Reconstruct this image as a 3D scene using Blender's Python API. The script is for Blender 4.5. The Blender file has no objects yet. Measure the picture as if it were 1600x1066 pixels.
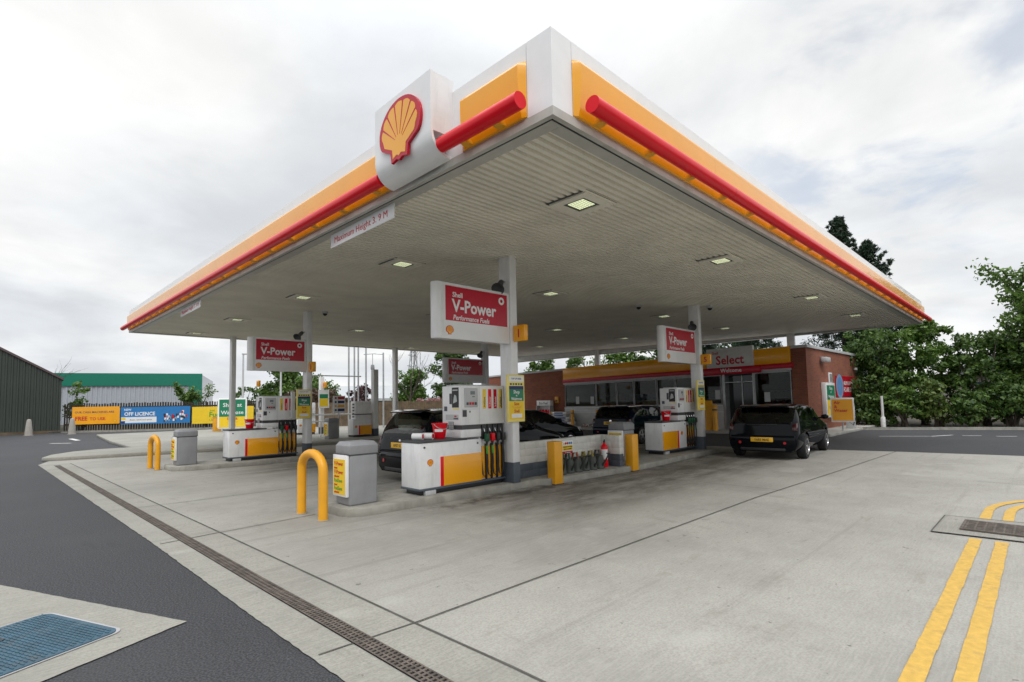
import bpy, bmesh, math, random, zlib
import numpy as np
from mathutils import Vector, Matrix
R = math.radians
random.seed(7); RNG = np.random.default_rng(7)
SC = bpy.context.scene
COL = SC.collection

# ------------------------------------------------------------------ materials
MATS = {}
def M(name, col, rough=.5, metal=0., coat=0., var=.08, scale=5., bump=0., bscale=60., spec=.5, grime=0.):
    if name in MATS: return MATS[name]
    m = bpy.data.materials.new(name); m.use_nodes = True
    nt = m.node_tree; N = nt.nodes; L = nt.links
    b = N['Principled BSDF']
    b.inputs['Roughness'].default_value = rough; b.inputs['Metallic'].default_value = metal
    b.inputs['Coat Weight'].default_value = coat; b.inputs['Specular IOR Level'].default_value = spec
    tc = N.new('ShaderNodeTexCoord')
    nz = N.new('ShaderNodeTexNoise'); nz.inputs['Scale'].default_value = scale; nz.inputs['Detail'].default_value = 6
    L.new(tc.outputs['Object'], nz.inputs['Vector'])
    rp = N.new('ShaderNodeMapRange'); rp.inputs['From Min'].default_value = .3; rp.inputs['From Max'].default_value = .7
    rp.inputs['To Min'].default_value = 1 - var; rp.inputs['To Max'].default_value = 1 + var
    L.new(nz.outputs['Fac'], rp.inputs['Value'])
    mx = N.new('ShaderNodeMix'); mx.data_type = 'RGBA'; mx.blend_type = 'MULTIPLY'; mx.inputs['Factor'].default_value = 1
    mx.inputs['A'].default_value = (*col, 1); L.new(rp.outputs['Result'], mx.inputs['B'])
    out = mx.outputs['Result']
    if grime > 0:
        n2 = N.new('ShaderNodeTexNoise'); n2.inputs['Scale'].default_value = 2.3; n2.inputs['Detail'].default_value = 9; n2.inputs['Roughness'].default_value = .7
        mp = N.new('ShaderNodeMapping'); mp.inputs['Scale'].default_value = (3, 3, .5)
        L.new(tc.outputs['Object'], mp.inputs['Vector']); L.new(mp.outputs['Vector'], n2.inputs['Vector'])
        r2 = N.new('ShaderNodeMapRange'); r2.inputs['From Min'].default_value = .52; r2.inputs['From Max'].default_value = .75
        r2.inputs['To Max'].default_value = grime; L.new(n2.outputs['Fac'], r2.inputs['Value'])
        m2 = N.new('ShaderNodeMix'); m2.data_type = 'RGBA'; m2.inputs['B'].default_value = (.16, .14, .11, 1)
        L.new(r2.outputs['Result'], m2.inputs['Factor']); L.new(out, m2.inputs['A']); out = m2.outputs['Result']
    L.new(out, b.inputs['Base Color'])
    if bump > 0:
        n3 = N.new('ShaderNodeTexNoise'); n3.inputs['Scale'].default_value = bscale; n3.inputs['Detail'].default_value = 4
        L.new(tc.outputs['Object'], n3.inputs['Vector'])
        bp = N.new('ShaderNodeBump'); bp.inputs['Strength'].default_value = bump; bp.inputs['Distance'].default_value = .01
        L.new(n3.outputs['Fac'], bp.inputs['Height']); L.new(bp.outputs['Normal'], b.inputs['Normal'])
    MATS[name] = m; return m

def emis(name, col, st):
    m = M(name, col, .4, var=.03); b = m.node_tree.nodes['Principled BSDF']
    b.inputs['Emission Color'].default_value = (*col, 1); b.inputs['Emission Strength'].default_value = st; return m

white = M('white_paint', (.80, .805, .81), .35, var=.05, grime=.20, coat=.2)
white_clean = M('white_sign_face', (.82, .825, .83), .3, var=.03, coat=.3)
cream = M('soffit_metal', (.78, .75, .645), .5, var=.08, scale=1.2, grime=.15)
trimgrey = M('edge_trim_metal', (.47, .47, .43), .4, var=.06, grime=.2)
yellow = M('yellow_panel', (.90, .39, .006), .25, var=.05, scale=1.5, coat=.45, spec=.4, grime=.05)
yellowp = M('yellow_paint', (.80, .37, .012), .4, var=.06, grime=.12)
yelltxt = M('yellow_poster', (.88, .60, .02), .45, var=.04)
paleyel = M('pale_yellow', (.86, .72, .22), .5, var=.04)
red = M('red_gloss', (.76, .003, .014), .28, var=.05, spec=.3)
redsign = M('red_sign_face', (.50, .004, .024), .25, var=.05, spec=.4)
redtxt = M('red_lettering', (.52, .012, .02), .5)
green = M('green_poster', (.012, .20, .10), .4)
greentxt = M('green_lettering', (.06, .32, .03), .5)
navy = M('navy_print', (.02, .03, .12), .5)
blue = M('blue_print', (.02, .19, .48), .45)
lblue = M('pale_blue_print', (.20, .34, .52), .45)
black = M('black_plastic', (.018, .018, .02), .45, var=.15)
dgrey = M('dark_grey_plastic', (.06, .062, .065), .5, var=.12)
grey = M('grey_plastic', (.27, .275, .29), .55, var=.07, grime=.15, bump=.1, bscale=120)
lgrey = M('light_grey_metal', (.50, .51, .52), .45, var=.06, grime=.1)
slate = M('slate_blue_paint', (.075, .095, .12), .55, var=.12, grime=.25)
steel = M('galvanised_steel', (.45, .47, .48), .4, metal=.6, var=.12)
chrome = M('chrome', (.7, .7, .72), .18, metal=1, var=.03)
rubber = M('rubber', (.012, .012, .013), .8, var=.2)
conc_k = M('kerb_concrete', (.31, .30, .265), .85, var=.2, scale=4, bump=.4, bscale=60, grime=.55)
pavem = M('pavement_concrete', (.36, .35, .32), .85, var=.14, scale=2, bump=.3, grime=.2)
wood = M('dark_fence_wood', (.035, .028, .020), .8, var=.35, scale=3)
woodl = M('brown_fence_wood', (.12, .085, .05), .8, var=.35, scale=3)
carblack = M('car_paint_black', (.003, .004, .006), .05, spec=.18, var=.05)
carblue = M('car_paint_dark_blue', (.003, .007, .018), .06, spec=.15, var=.05)
def glassmat(name, tint, ior=1.5, refl=1.):
    m = bpy.data.materials.new(name); m.use_nodes = True; nt = m.node_tree; N = nt.nodes; L = nt.links; N.remove(N['Principled BSDF'])
    tr = N.new('ShaderNodeBsdfTransparent'); gl = N.new('ShaderNodeBsdfGlossy'); gl.inputs['Roughness'].default_value = .02; fr = N.new('ShaderNodeFresnel'); fr.inputs['IOR'].default_value = ior
    nz = N.new('ShaderNodeTexNoise'); nz.inputs['Scale'].default_value = 3; mr = N.new('ShaderNodeMapRange'); mr.inputs['To Min'].default_value = .85; mr.inputs['To Max'].default_value = 1.15; L.new(nz.outputs['Fac'], mr.inputs['Value'])
    vm = N.new('ShaderNodeVectorMath'); vm.operation = 'SCALE'; vm.inputs[0].default_value = tint; L.new(mr.outputs[0], vm.inputs['Scale']); L.new(vm.outputs[0], tr.inputs['Color'])
    ml = N.new('ShaderNodeMath'); ml.operation = 'MULTIPLY'; L.new(fr.outputs[0], ml.inputs[0]); ml.inputs[1].default_value = refl
    mx = N.new('ShaderNodeMixShader'); L.new(ml.outputs[0], mx.inputs[0]); L.new(tr.outputs[0], mx.inputs[1]); L.new(gl.outputs[0], mx.inputs[2]); L.new(mx.outputs[0], N['Material Output'].inputs['Surface']); return m
glass_car = glassmat('car_window_glass', (.42, .48, .45), 1.6)
glass_shop = glassmat('shop_window_glass', (.55, .59, .56), 1.45, .6)
redlamp = M('tail_lamp_red', (.045, .002, .004), .15, coat=.3)
foglamp = M('fog_lamp_red', (.42, .01, .02), .2, coat=.4)
clearlamp = M('clear_lamp', (.55, .57, .6), .1, coat=.6)
plate_y = M('plate_yellow', (.80, .46, .03), .4)
brass = M('amber_lettering', (.8, .42, .02), .4)
screen = M('lcd_screen', (.16, .20, .20), .25)
warehouse_g = M('dark_green_cladding', (.040, .050, .042), .5, var=.1, scale=.7)
roofred = M('roof_edge_brown', (.10, .07, .07), .6)
greenclad = M('emerald_cladding', (.004, .180, .115), .45, var=.05)
whiteclad = M('white_cladding', (.42, .45, .50), .5, var=.05)
farwhite = M('far_white_roof', (.42, .44, .45), .6, var=.05)
fargrey = M('far_dark_window', (.05, .08, .12), .2)
bark = M('tree_bark', (.075, .06, .048), .9, var=.3, scale=8)
soil = M('verge_soil', (.06, .052, .035), .95, var=.4, scale=3, bump=.5, bscale=30)
blockw = M('white_block_paint', (.66, .66, .62), .6, var=.10, scale=3, bump=.3, bscale=25, grime=.35)
drainm = M('cast_iron_rust', (.115, .095, .08), .8, var=.4, scale=14, bump=.4)
bluesteel = M('blue_cover_paint', (.032, .088, .130), .55, var=.25, scale=9, grime=.5)
roadwhite = M('road_paint_white', (.62, .62, .60), .7, var=.15, scale=7)
roadyel = M('road_paint_yellow', (.60, .375, .075), .7, var=.12, scale=22, bump=.4, bscale=90, grime=.45)
lampglow = emis('ceiling_lamp_lens', (.92, 1., .62), .7)
cangrey = M('watering_can_grey', (.06, .068, .062), .5, var=.3, scale=12)
cangreen = M('watering_can_green', (.012, .085, .035), .45)
canorange = M('watering_can_orange', (.32, .08, .03), .45)
canyellow = M('watering_can_olive', (.25, .20, .02), .45)
bagblue = M('bag_print_blue', (.10, .14, .32), .5)

def leafmat(name, c1, c2, trans=.25):
    m = bpy.data.materials.new(name); m.use_nodes = True
    nt = m.node_tree; N = nt.nodes; L = nt.links; b = N['Principled BSDF']; b.inputs['Roughness'].default_value = .5
    g = N.new('ShaderNodeNewGeometry'); rp = N.new('ShaderNodeValToRGB')
    rp.color_ramp.elements[0].color = (*c1, 1); rp.color_ramp.elements[1].color = (*c2, 1)
    L.new(g.outputs['Random Per Island'], rp.inputs['Fac']); L.new(rp.outputs['Color'], b.inputs['Base Color'])
    t = N.new('ShaderNodeBsdfTranslucent'); L.new(rp.outputs['Color'], t.inputs['Color'])
    mx = N.new('ShaderNodeMixShader'); mx.inputs['Fac'].default_value = trans
    L.new(b.outputs[0], mx.inputs[1]); L.new(t.outputs[0], mx.inputs[2]); L.new(mx.outputs[0], N['Material Output'].inputs['Surface'])
    return m
leaf_mid = leafmat('leaf_green', (.03, .085, .012), (.17, .28, .05), .35)
leaf_dark = leafmat('leaf_dark_green', (.020, .060, .011), (.125, .21, .04), .32)
leaf_con = leafmat('conifer_green', (.010, .028, .014), (.030, .062, .026), .1)
leaf_lite = leafmat('leaf_light_green', (.06, .11, .02), (.16, .22, .05))
leaf_brown = leafmat('leaf_copper', (.06, .035, .022), (.12, .07, .04))
leaf_purple = leafmat('leaf_purple', (.05, .018, .022), (.11, .04, .04))

def brick_mat():
    m = bpy.data.materials.new('red_brick'); m.use_nodes = True
    nt = m.node_tree; N = nt.nodes; L = nt.links; b = N['Principled BSDF']; b.inputs['Roughness'].default_value = .85
    tc = N.new('ShaderNodeTexCoord'); sp = N.new('ShaderNodeSeparateXYZ'); L.new(tc.outputs['Object'], sp.inputs[0])
    ad = N.new('ShaderNodeMath'); L.new(sp.outputs['X'], ad.inputs[0]); L.new(sp.outputs['Y'], ad.inputs[1])
    cb = N.new('ShaderNodeCombineXYZ'); L.new(ad.outputs[0], cb.inputs['X']); L.new(sp.outputs['Z'], cb.inputs['Y'])
    br = N.new('ShaderNodeTexBrick'); L.new(cb.outputs[0], br.inputs['Vector'])
    br.inputs['Scale'].default_value = 1; br.inputs['Brick Width'].default_value = .225; br.inputs['Row Height'].default_value = .075
    br.inputs['Mortar Size'].default_value = .006; br.inputs['Color1'].default_value = (.30, .088, .044, 1); br.inputs['Color2'].default_value = (.21, .062, .036, 1)
    br.inputs['Mortar'].default_value = (.17, .13, .10, 1); br.inputs['Bias'].default_value = -.1
    nz = N.new('ShaderNodeTexNoise'); nz.inputs['Scale'].default_value = 1.2; nz.inputs['Detail'].default_value = 6; L.new(tc.outputs['Object'], nz.inputs['Vector'])
    mr = N.new('ShaderNodeMapRange'); mr.inputs['To Min'].default_value = .7; mr.inputs['To Max'].default_value = 1.3; L.new(nz.outputs['Fac'], mr.inputs['Value'])
    mx = N.new('ShaderNodeMix'); mx.data_type = 'RGBA'; mx.blend_type = 'MULTIPLY'; mx.inputs['Factor'].default_value = 1
    L.new(br.outputs['Color'], mx.inputs['A']); L.new(mr.outputs[0], mx.inputs['B']); L.new(mx.outputs['Result'], b.inputs['Base Color'])
    bp = N.new('ShaderNodeBump'); bp.inputs['Strength'].default_value = .4; bp.inputs['Distance'].default_value = .006; bp.invert = True
    L.new(br.outputs['Fac'], bp.inputs['Height']); L.new(bp.outputs['Normal'], b.inputs['Normal'])
    return m
brick = brick_mat()

def ground_mat(name, kind):
    m = bpy.data.materials.new(name); m.use_nodes = True
    nt = m.node_tree; N = nt.nodes; L = nt.links; b = N['Principled BSDF']
    tc = N.new('ShaderNodeTexCoord'); V = tc.outputs['Object']
    def noise(s, d=8, r=.6, sc=None):
        n = N.new('ShaderNodeTexNoise'); n.inputs['Scale'].default_value = s; n.inputs['Detail'].default_value = d; n.inputs['Roughness'].default_value = r
        if sc:
            mp = N.new('ShaderNodeMapping'); mp.inputs['Scale'].default_value = sc; L.new(V, mp.inputs['Vector']); L.new(mp.outputs[0], n.inputs['Vector'])
        else: L.new(V, n.inputs['Vector'])
        return n.outputs['Fac']
    def rng(v, a, c, lo, hi):
        r = N.new('ShaderNodeMapRange'); r.interpolation_type = 'SMOOTHSTEP'
        for k, x in zip(('From Min', 'From Max', 'To Min', 'To Max'), (a, c, lo, hi)): r.inputs[k].default_value = x
        L.new(v, r.inputs['Value']); return r.outputs['Result']
    def mul(a, c):
        x = N.new('ShaderNodeMath'); x.operation = 'MULTIPLY'
        for i, q in enumerate((a, c)):
            if isinstance(q, float): x.inputs[i].default_value = q
            else: L.new(q, x.inputs[i])
        return x.outputs[0]
    def mixc(f, a, c):
        x = N.new('ShaderNodeMix'); x.data_type = 'RGBA'
        for k, q in (('Factor', f), ('A', a), ('B', c)):
            if isinstance(q, tuple): x.inputs[k].default_value = (*q, 1)
            elif isinstance(q, float): x.inputs[k].default_value = q
            else: L.new(q, x.inputs[k])
        return x.outputs['Result']
    sp = N.new('ShaderNodeSeparateXYZ'); L.new(V, sp.inputs[0])
    def mixtone(f, c, t):
        x = N.new('ShaderNodeMix'); x.data_type = 'RGBA'; x.blend_type = 'MULTIPLY'; L.new(f, x.inputs['Factor']); L.new(c, x.inputs['A']); x.inputs['B'].default_value = (t, t, t, 1)
        return x.outputs['Result']
    if kind == 'asphalt':
        c = mixc(rng(noise(75, 2, .5), .40, .60, 0, 1), (.017, .018, .021), (.066, .067, .073))
        c = mixc(rng(noise(.35, 6), .42, .7, 0, .45), c, (.060, .060, .063))
        c = mixc(rng(noise(38, 2), .70, .73, 0, .6), c, (.17, .17, .165))
        c = mixc(rng(noise(1.6, 7, .7, (1, .25, 1)), .56, .74, 0, .55), c, (.024, .024, .025))
        b.inputs['Roughness'].default_value = .82; bs, bd, st = 70, .012, .7
    else:
        base = (.392, .380, .342) if kind == 'concrete' else (.335, .325, .285)
        c = mixc(rng(noise(.45, 8, .68), .38, .66, 0, 1), base, tuple(x * .72 for x in base))
        if kind == 'concrete':
            for v0, tone in ((3.2, .93), (7.35, 1.05), (10.1, .95), (13.2, 1.04)):
                k = rng(sp.outputs['Y'], v0 - .01, v0 + .01, 0, 1); c = mixtone(k, c, tone)
        c = mixc(rng(noise(62, 3, .6), .38, .62, 0, .60), c, tuple(x * .66 for x in base))
        c = mixc(rng(noise(20, 4, .6, (.22, 3.2, 1)), .45, .62, 0, .20), c, (.45, .435, .385))
        c = mixc(rng(noise(3.0, 9, .75, (.5, 1.3, 1)), .54, .72, 0, .55), c, (.22, .205, .17))
        c = mixc(rng(noise(9, 3), .69, .72, 0, .7), c, (.10, .095, .085))
        c = mixc(rng(noise(.9, 9, .78, (1.6, .5, 1)), .58, .66, 0, .38), c, (.19, .18, .155))
        c = mixc(rng(noise(2.2, 6, .65, (.07, 1.5, 1)), .55, .70, 0, .34), c, (.17, .163, .145))
        c = mixc(rng(noise(.7, 5, .6, (1, 1.2, 1)), .60, .68, 0, .22), c, (.52, .51, .47))
        if kind == 'concrete':
            # tyre-worn and oil-stained lanes beside the islands (v about 5.4, 9 and 13.5), broken up by noise
            for v0, w, u0, u1, st in ((5.45, 1.7, 3.6, 15.5, .85), (9.0, 1.9, 3.2, 19, .85), (13.3, 1.8, 3.0, 19, .8)):
                d = N.new('ShaderNodeMath'); d.operation = 'SUBTRACT'; L.new(sp.outputs['Y'], d.inputs[0]); d.inputs[1].default_value = v0
                ab = N.new('ShaderNodeMath'); ab.operation = 'ABSOLUTE'; L.new(d.outputs[0], ab.inputs[0])
                band = rng(ab.outputs[0], .25, w, 1, 0)
                uu = mul(rng(sp.outputs['X'], u0, u0 + 3, 0, 1), rng(sp.outputs['X'], u1 - 3, u1, 1, 0))
                msk = mul(mul(band, uu), rng(noise(1.3, 9, .75, (.45, 1.3, 1)), .36, .62, .15, st))
                c = mixc(msk, c, (.072, .064, .048))
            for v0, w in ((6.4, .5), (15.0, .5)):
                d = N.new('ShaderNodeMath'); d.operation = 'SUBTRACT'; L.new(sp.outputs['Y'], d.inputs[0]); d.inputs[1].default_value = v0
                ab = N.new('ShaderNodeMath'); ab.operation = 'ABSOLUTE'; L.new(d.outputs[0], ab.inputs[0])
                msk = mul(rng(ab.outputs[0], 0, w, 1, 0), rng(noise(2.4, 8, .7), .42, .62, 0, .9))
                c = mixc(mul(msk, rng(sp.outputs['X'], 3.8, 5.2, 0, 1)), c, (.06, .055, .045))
        b.inputs['Roughness'].default_value = .8; bs, bd, st = 60, .006, .35
    L.new(c, b.inputs['Base Color'])
    bp = N.new('ShaderNodeBump'); bp.inputs['Strength'].default_value = st; bp.inputs['Distance'].default_value = bd
    L.new(noise(bs, 3), bp.inputs['Height']); L.new(bp.outputs['Normal'], b.inputs['Normal'])
    return m
asphalt = ground_mat('asphalt', 'asphalt'); concrete = ground_mat('forecourt_concrete', 'concrete'); concrete2 = ground_mat('pale_concrete', 'pale')
jointm = M('joint_sealant', (.085, .08, .07), .8, var=.3)

# ------------------------------------------------------------------ mesh builder
_fc = bpy.data.curves.new('tmp', 'FONT')
class MB:
    def __init__(s): s.v = []; s.f = []; s.m = []
    def add(s, v, f, mi=0):
        o = len(s.v); s.v += [tuple(p) for p in v]; s.f += [tuple(i + o for i in q) for q in f]; s.m += [mi] * len(f); return s
    def box(s, x0, x1, y0, y1, z0, z1, mi=0):
        return s.add([(x0, y0, z0), (x1, y0, z0), (x1, y1, z0), (x0, y1, z0), (x0, y0, z1), (x1, y0, z1), (x1, y1, z1), (x0, y1, z1)],
                     [(3, 2, 1, 0), (4, 5, 6, 7), (0, 1, 5, 4), (1, 2, 6, 5), (2, 3, 7, 6), (3, 0, 4, 7)], mi)
    def hexa(s, lo, hi, mi=0):   # two quads of 3D points
        return s.add(list(lo) + list(hi), [(3, 2, 1, 0), (4, 5, 6, 7), (0, 1, 5, 4), (1, 2, 6, 5), (2, 3, 7, 6), (3, 0, 4, 7)], mi)
    def prism(s, pts, a, b, fn=lambda x, y, z: (x, y, z), mi=0, caps=True):
        n = len(pts); v = [fn(x, y, a) for x, y in pts] + [fn(x, y, b) for x, y in pts]
        f = [(i, (i + 1) % n, n + (i + 1) % n, n + i) for i in range(n)]
        if caps: f += [tuple(range(n - 1, -1, -1)), tuple(range(n, 2 * n))]
        return s.add(v, f, mi)
    def tube(s, pts, r, n=10, mi=0, caps=True):
        pts = [Vector(p) for p in pts]; rs = r if isinstance(r, (list, tuple)) else [r] * len(pts)
        v = []; up = None
        for i, p in enumerate(pts):
            t = (pts[min(i + 1, len(pts) - 1)] - pts[max(i - 1, 0)]).normalized()
            if up is None:
                up = Vector((0, 0, 1)) if abs(t.z) < .9 else Vector((1, 0, 0))
            a = t.cross(up).normalized(); up = a.cross(t).normalized()
            v += [p + (a * math.cos(2 * math.pi * k / n) + up * math.sin(2 * math.pi * k / n)) * rs[i] for k in range(n)]
        f = []
        for i in range(len(pts) - 1):
            f += [(i * n + k, i * n + (k + 1) % n, (i + 1) * n + (k + 1) % n, (i + 1) * n + k) for k in range(n)]
        if caps: f += [tuple(range(n - 1, -1, -1)), tuple(range((len(pts) - 1) * n, len(pts) * n))]
        return s.add(v, f, mi)
    def cyl(s, p0, p1, r0, r1=None, n=16, mi=0):
        return s.tube([p0, p1], [r0, r0 if r1 is None else r1], n, mi)
    def lathe(s, prof, n=20, c=(0, 0, 0), mi=0, fn=None):
        v = []
        for r, z in prof:
            for k in range(n):
                a = 2 * math.pi * k / n; p = (r * math.cos(a), r * math.sin(a), z)
                if fn: p = fn(*p)
                v.append((p[0] + c[0], p[1] + c[1], p[2] + c[2]))
        f = []
        for i in range(len(prof) - 1):
            f += [(i * n + k, i * n + (k + 1) % n, (i + 1) * n + (k + 1) % n, (i + 1) * n + k) for k in range(n)]
        f += [tuple(range(n - 1, -1, -1)), tuple(range((len(prof) - 1) * n, len(prof) * n))]
        return s.add(v, f, mi)
    def text(s, t, size, mat4, mi=0, bold=0., shear=0., align='LEFT', ext=.0012, width=1., space=1.):
        c = _fc; c.body = t; c.size = size; c.offset = bold * size; c.shear = shear; c.align_x = align; c.extrude = ext; c.resolution_u = 2
        c.space_character = space; c.fill_mode = 'BOTH'
        o = bpy.data.objects.new('tmp', c); COL.objects.link(o)
        bpy.context.view_layer.update()
        me = bpy.data.meshes.new_from_object(o.evaluated_get(bpy.context.evaluated_depsgraph_get()))
        bpy.data.objects.remove(o)
        vs = [mat4 @ Vector((p.co.x * width, p.co.y, p.co.z)) for p in me.vertices]
        s.add(vs, [tuple(p.vertices) for p in me.polygons], mi); bpy.data.meshes.remove(me); return s
    def mesh(s, name, mats, bev=0., seg=2, smooth=35):
        me = bpy.data.meshes.new(name); me.from_pydata(s.v, [], s.f)
        if not isinstance(mats, (list, tuple)): mats = [mats]
        for m in mats: me.materials.append(m)
        me.polygons.foreach_set('material_index', s.m)
        bm = bmesh.new(); bm.from_mesh(me)
        bmesh.ops.remove_doubles(bm, verts=bm.verts, dist=1e-5)
        bmesh.ops.recalc_face_normals(bm, faces=bm.faces)
        if bev > 0:
            es = [e for e in bm.edges if len(e.link_faces) == 2 and e.calc_face_angle(0) > R(40)]
            bmesh.ops.bevel(bm, geom=es, offset=bev, segments=seg, profile=.5, affect='EDGES', clamp_overlap=True, material=-1)
        bm.to_mesh(me); bm.free()
        if smooth:
            me.shade_smooth(); me.set_sharp_from_angle(angle=R(smooth))
        return me
    def obj(s, name, mats, parent=None, bev=0., seg=2, smooth=35, loc=None, rz=0.):
        o = bpy.data.objects.new(name, s.mesh(name, mats, bev, seg, smooth)); COL.objects.link(o)
        if parent: o.parent = parent
        if loc: o.location = loc
        if rz: o.rotation_euler.z = rz
        return o

def tag(o, label=None, cat=None, group=None, kind=None):
    if label: o['label'] = label
    if cat: o['category'] = cat
    if group: o['group'] = group
    if kind: o['kind'] = kind
    return o
def thing(name, label, cat, loc=(0, 0, 0), rz=0., group=None):
    o = bpy.data.objects.new(name, None); COL.objects.link(o); o.location = loc; o.rotation_euler = (0, 0, rz)
    o.empty_display_size = .2; return tag(o, label, cat, group)
def copy_tree(o, loc=None, rz=None, label=None, group=None, parent=None, scale=None):
    c = o.copy(); COL.objects.link(c)
    if parent is not None: c.parent = parent
    if loc is not None: c.location = loc
    if rz is not None: c.rotation_euler.z = rz
    if scale is not None: c.scale = scale
    if label: c['label'] = label
    if group: c['group'] = group
    for ch in list(o.children): copy_tree(ch, parent=c)
    return c
def struct(name, mb, mats, **k): return tag(mb.obj(name, mats, **k), kind='structure')
def fX(x, y0):      # text frame on a face that looks to -v: text runs along +u, up is +z
    return Matrix(((1, 0, 0, x), (0, 0, -1, y0), (0, 1, 0, 0), (0, 0, 0, 1)))
def face_v(u, v, z):   # facing -v
    return Matrix(((1, 0, 0, u), (0, 0, -1, v), (0, 1, 0, z), (0, 0, 0, 1)))
def face_u(u, v, z):   # facing -u: text runs along -v
    return Matrix(((0, 0, -1, u), (-1, 0, 0, v), (0, 1, 0, z), (0, 0, 0, 1)))

# scallop emblem, width 1, centred; fr maps (x, y, depth)
def arc_pts():
    o = [(-.19, -.47), (-.215, -.30), (-.43, -.185)]
    for k in range(25):
        a = R(200 - k * 220 / 24); o.append((.5 * math.cos(a), .03 + .5 * math.sin(a) * .93))
    return o + [(.43, -.185), (.215, -.30), (.19, -.47), (.07, -.44), (0, -.475), (-.07, -.44)]
def scallop():
    o = [(-.15, -.41), (-.165, -.265), (-.36, -.16)]
    n = 7
    for i in range(n):
        a0 = 192 - i * 204 / n; a1 = 192 - (i + 1) * 204 / n
        for k in range(5):
            a = R(a0 + (a1 - a0) * k / 4); rr = .405 + .028 * math.sin(math.pi * k / 4)
            o.append((rr * math.cos(a), .03 + rr * math.sin(a) * .95))
    return o + [(.36, -.16), (.165, -.265), (.15, -.41), (.05, -.375), (0, -.41), (-.05, -.375)]
def ribs():
    q = []
    for i in range(1, 7):
        a = R(192 - i * 204 / 7); tx, ty = .41 * math.cos(a), .03 + .41 * math.sin(a) * .95
        bx, by = tx * .22, -.20 + (ty + .20) * .20
        nx, ny = -(ty - by), tx - bx; l = math.hypot(nx, ny); nx, ny = nx / l * .013, ny / l * .013
        q.append([(tx - nx, ty - ny), (tx + nx, ty + ny), (bx + nx * .2, by + ny * .2), (bx - nx * .2, by - ny * .2)])
    return q
def emblem(mb, S, fr, d=.02, mr=0, my=1):
    P = lambda x, y, z: fr(x * S, y * S, z)
    mb.prism(arc_pts(), 0, d, P, mr); mb.prism(scallop(), d * .4, d + .003, P, my)
    for q in ribs(): mb.prism(q, d * .5, d + .005, P, mr)
    return mb

# ------------------------------------------------------------------ ground
def sheet(pts, z): return MB().add([(x, y, z) for x, y in pts], [tuple(range(len(pts)))])
struct('ground', sheet([(-400, -400), (400, -400), (400, 400), (-400, 400)], -.012), soil, smooth=0)
struct('asphalt_road', sheet([(-60, -40), (29.6, -40), (29.9, .6), (27.9, 5.3), (28.5, 12), (30, 46), (11.1, 44.4), (3.3, 49.6), (-25, 62), (-60, 62)], 0), asphalt, smooth=0)
EDGE = [(1.62, -8), (1.46, 2.8), (1.42, 4.2), (1.36, 7.1), (1.2, 12), (.91, 20.65)]
fore = EDGE + [(1.2, 21.9), (5, 21.2), (20, 19.6), (15.6, 12.5), (17.07, 4.49), (17.43, 2.9), (17.73, .41), (18.6, -8)]
def jit(L, st=.07, amp=.005):
    o = [L[0]]
    for a, b in zip(L, L[1:]):
        n = max(1, int(math.hypot(b[0] - a[0], b[1] - a[1]) / st))
        for k in range(1, n + 1):
            f = k / n; j_ = 0 if k == n else amp
            o.append((a[0] + (b[0] - a[0]) * f + random.uniform(-j_, j_), a[1] + (b[1] - a[1]) * f + random.uniform(-j_, j_)))
    return o
struct('forecourt_paving', sheet(fore, .004), concrete, smooth=0)
struct('channel_paving', sheet(jit([(1.60, -8), (1.44, 2.8), (1.40, 4.2), (1.34, 7.1), (1.18, 12), (.90, 20.6)]) + [(1.62, 20.45), (1.86, 12), (2.03, 7.1), (2.16, 3.2), (2.5, -8)], .008), concrete2, smooth=0)
# plateau slab with kerb nose (back forecourt)
nose = [(1.04, 22.1), (1.25, 21.85), (3.7, 21.34), (5.7, 20.85), (8.6, 20.25), (12, 19.85), (26, 18.9), (26, 40), (4.3, 40), (3.85, 31), (3.78, 24.7), (3.3, 24.85), (2.7, 24.8), (1.95, 24.3), (1.3, 23.2)]
struct('rear_forecourt_slab', MB().prism(nose, -.005, .12), [concrete2], bev=.03, smooth=40)
J = MB()
def strip(mb, a, b, w, z, mi=0):
    a = Vector((*a, z)); b = Vector((*b, z)); n = (b - a).cross(Vector((0, 0, 1))).normalized() * w / 2
    mb.add([a - n, b - n, b + n, a + n], [(0, 1, 2, 3)], mi)
Jl = [(2.3, -6), (2.19, 2.27), (2.15, 3.2), (2.03, 7.1), (1.86, 12), (1.6, 20.4)]
for a, b in zip(Jl, Jl[1:]): strip(J, a, b, .020, .012)
Jr = [(1.47, 3.25), (2.15, 3.21), (8.4, 3.2), (12, 3.05), (17.4, 2.88)]
for a, b in zip(Jr, Jr[1:]): strip(J, a, b, .016, .0125)
strip(J, (1.38, 7.2), (2.03, 7.28), .02, .0125); strip(J, (2.03, 7.28), (3.3, 7.4), .018, .0125)
for v in (10.1, 13.2): strip(J, (1.25, v), (2.0, v + .03), .012, .0125); strip(J, (2.0, v), (15.2, v), .016, .0125)
strip(J, (9.3, 3.1), (9.3, 6.4), .012, .0125); strip(J, (12.2, -7), (12.2, .9), .012, .0125)
struct('expansion_joints', J, jointm, smooth=0)
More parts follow.
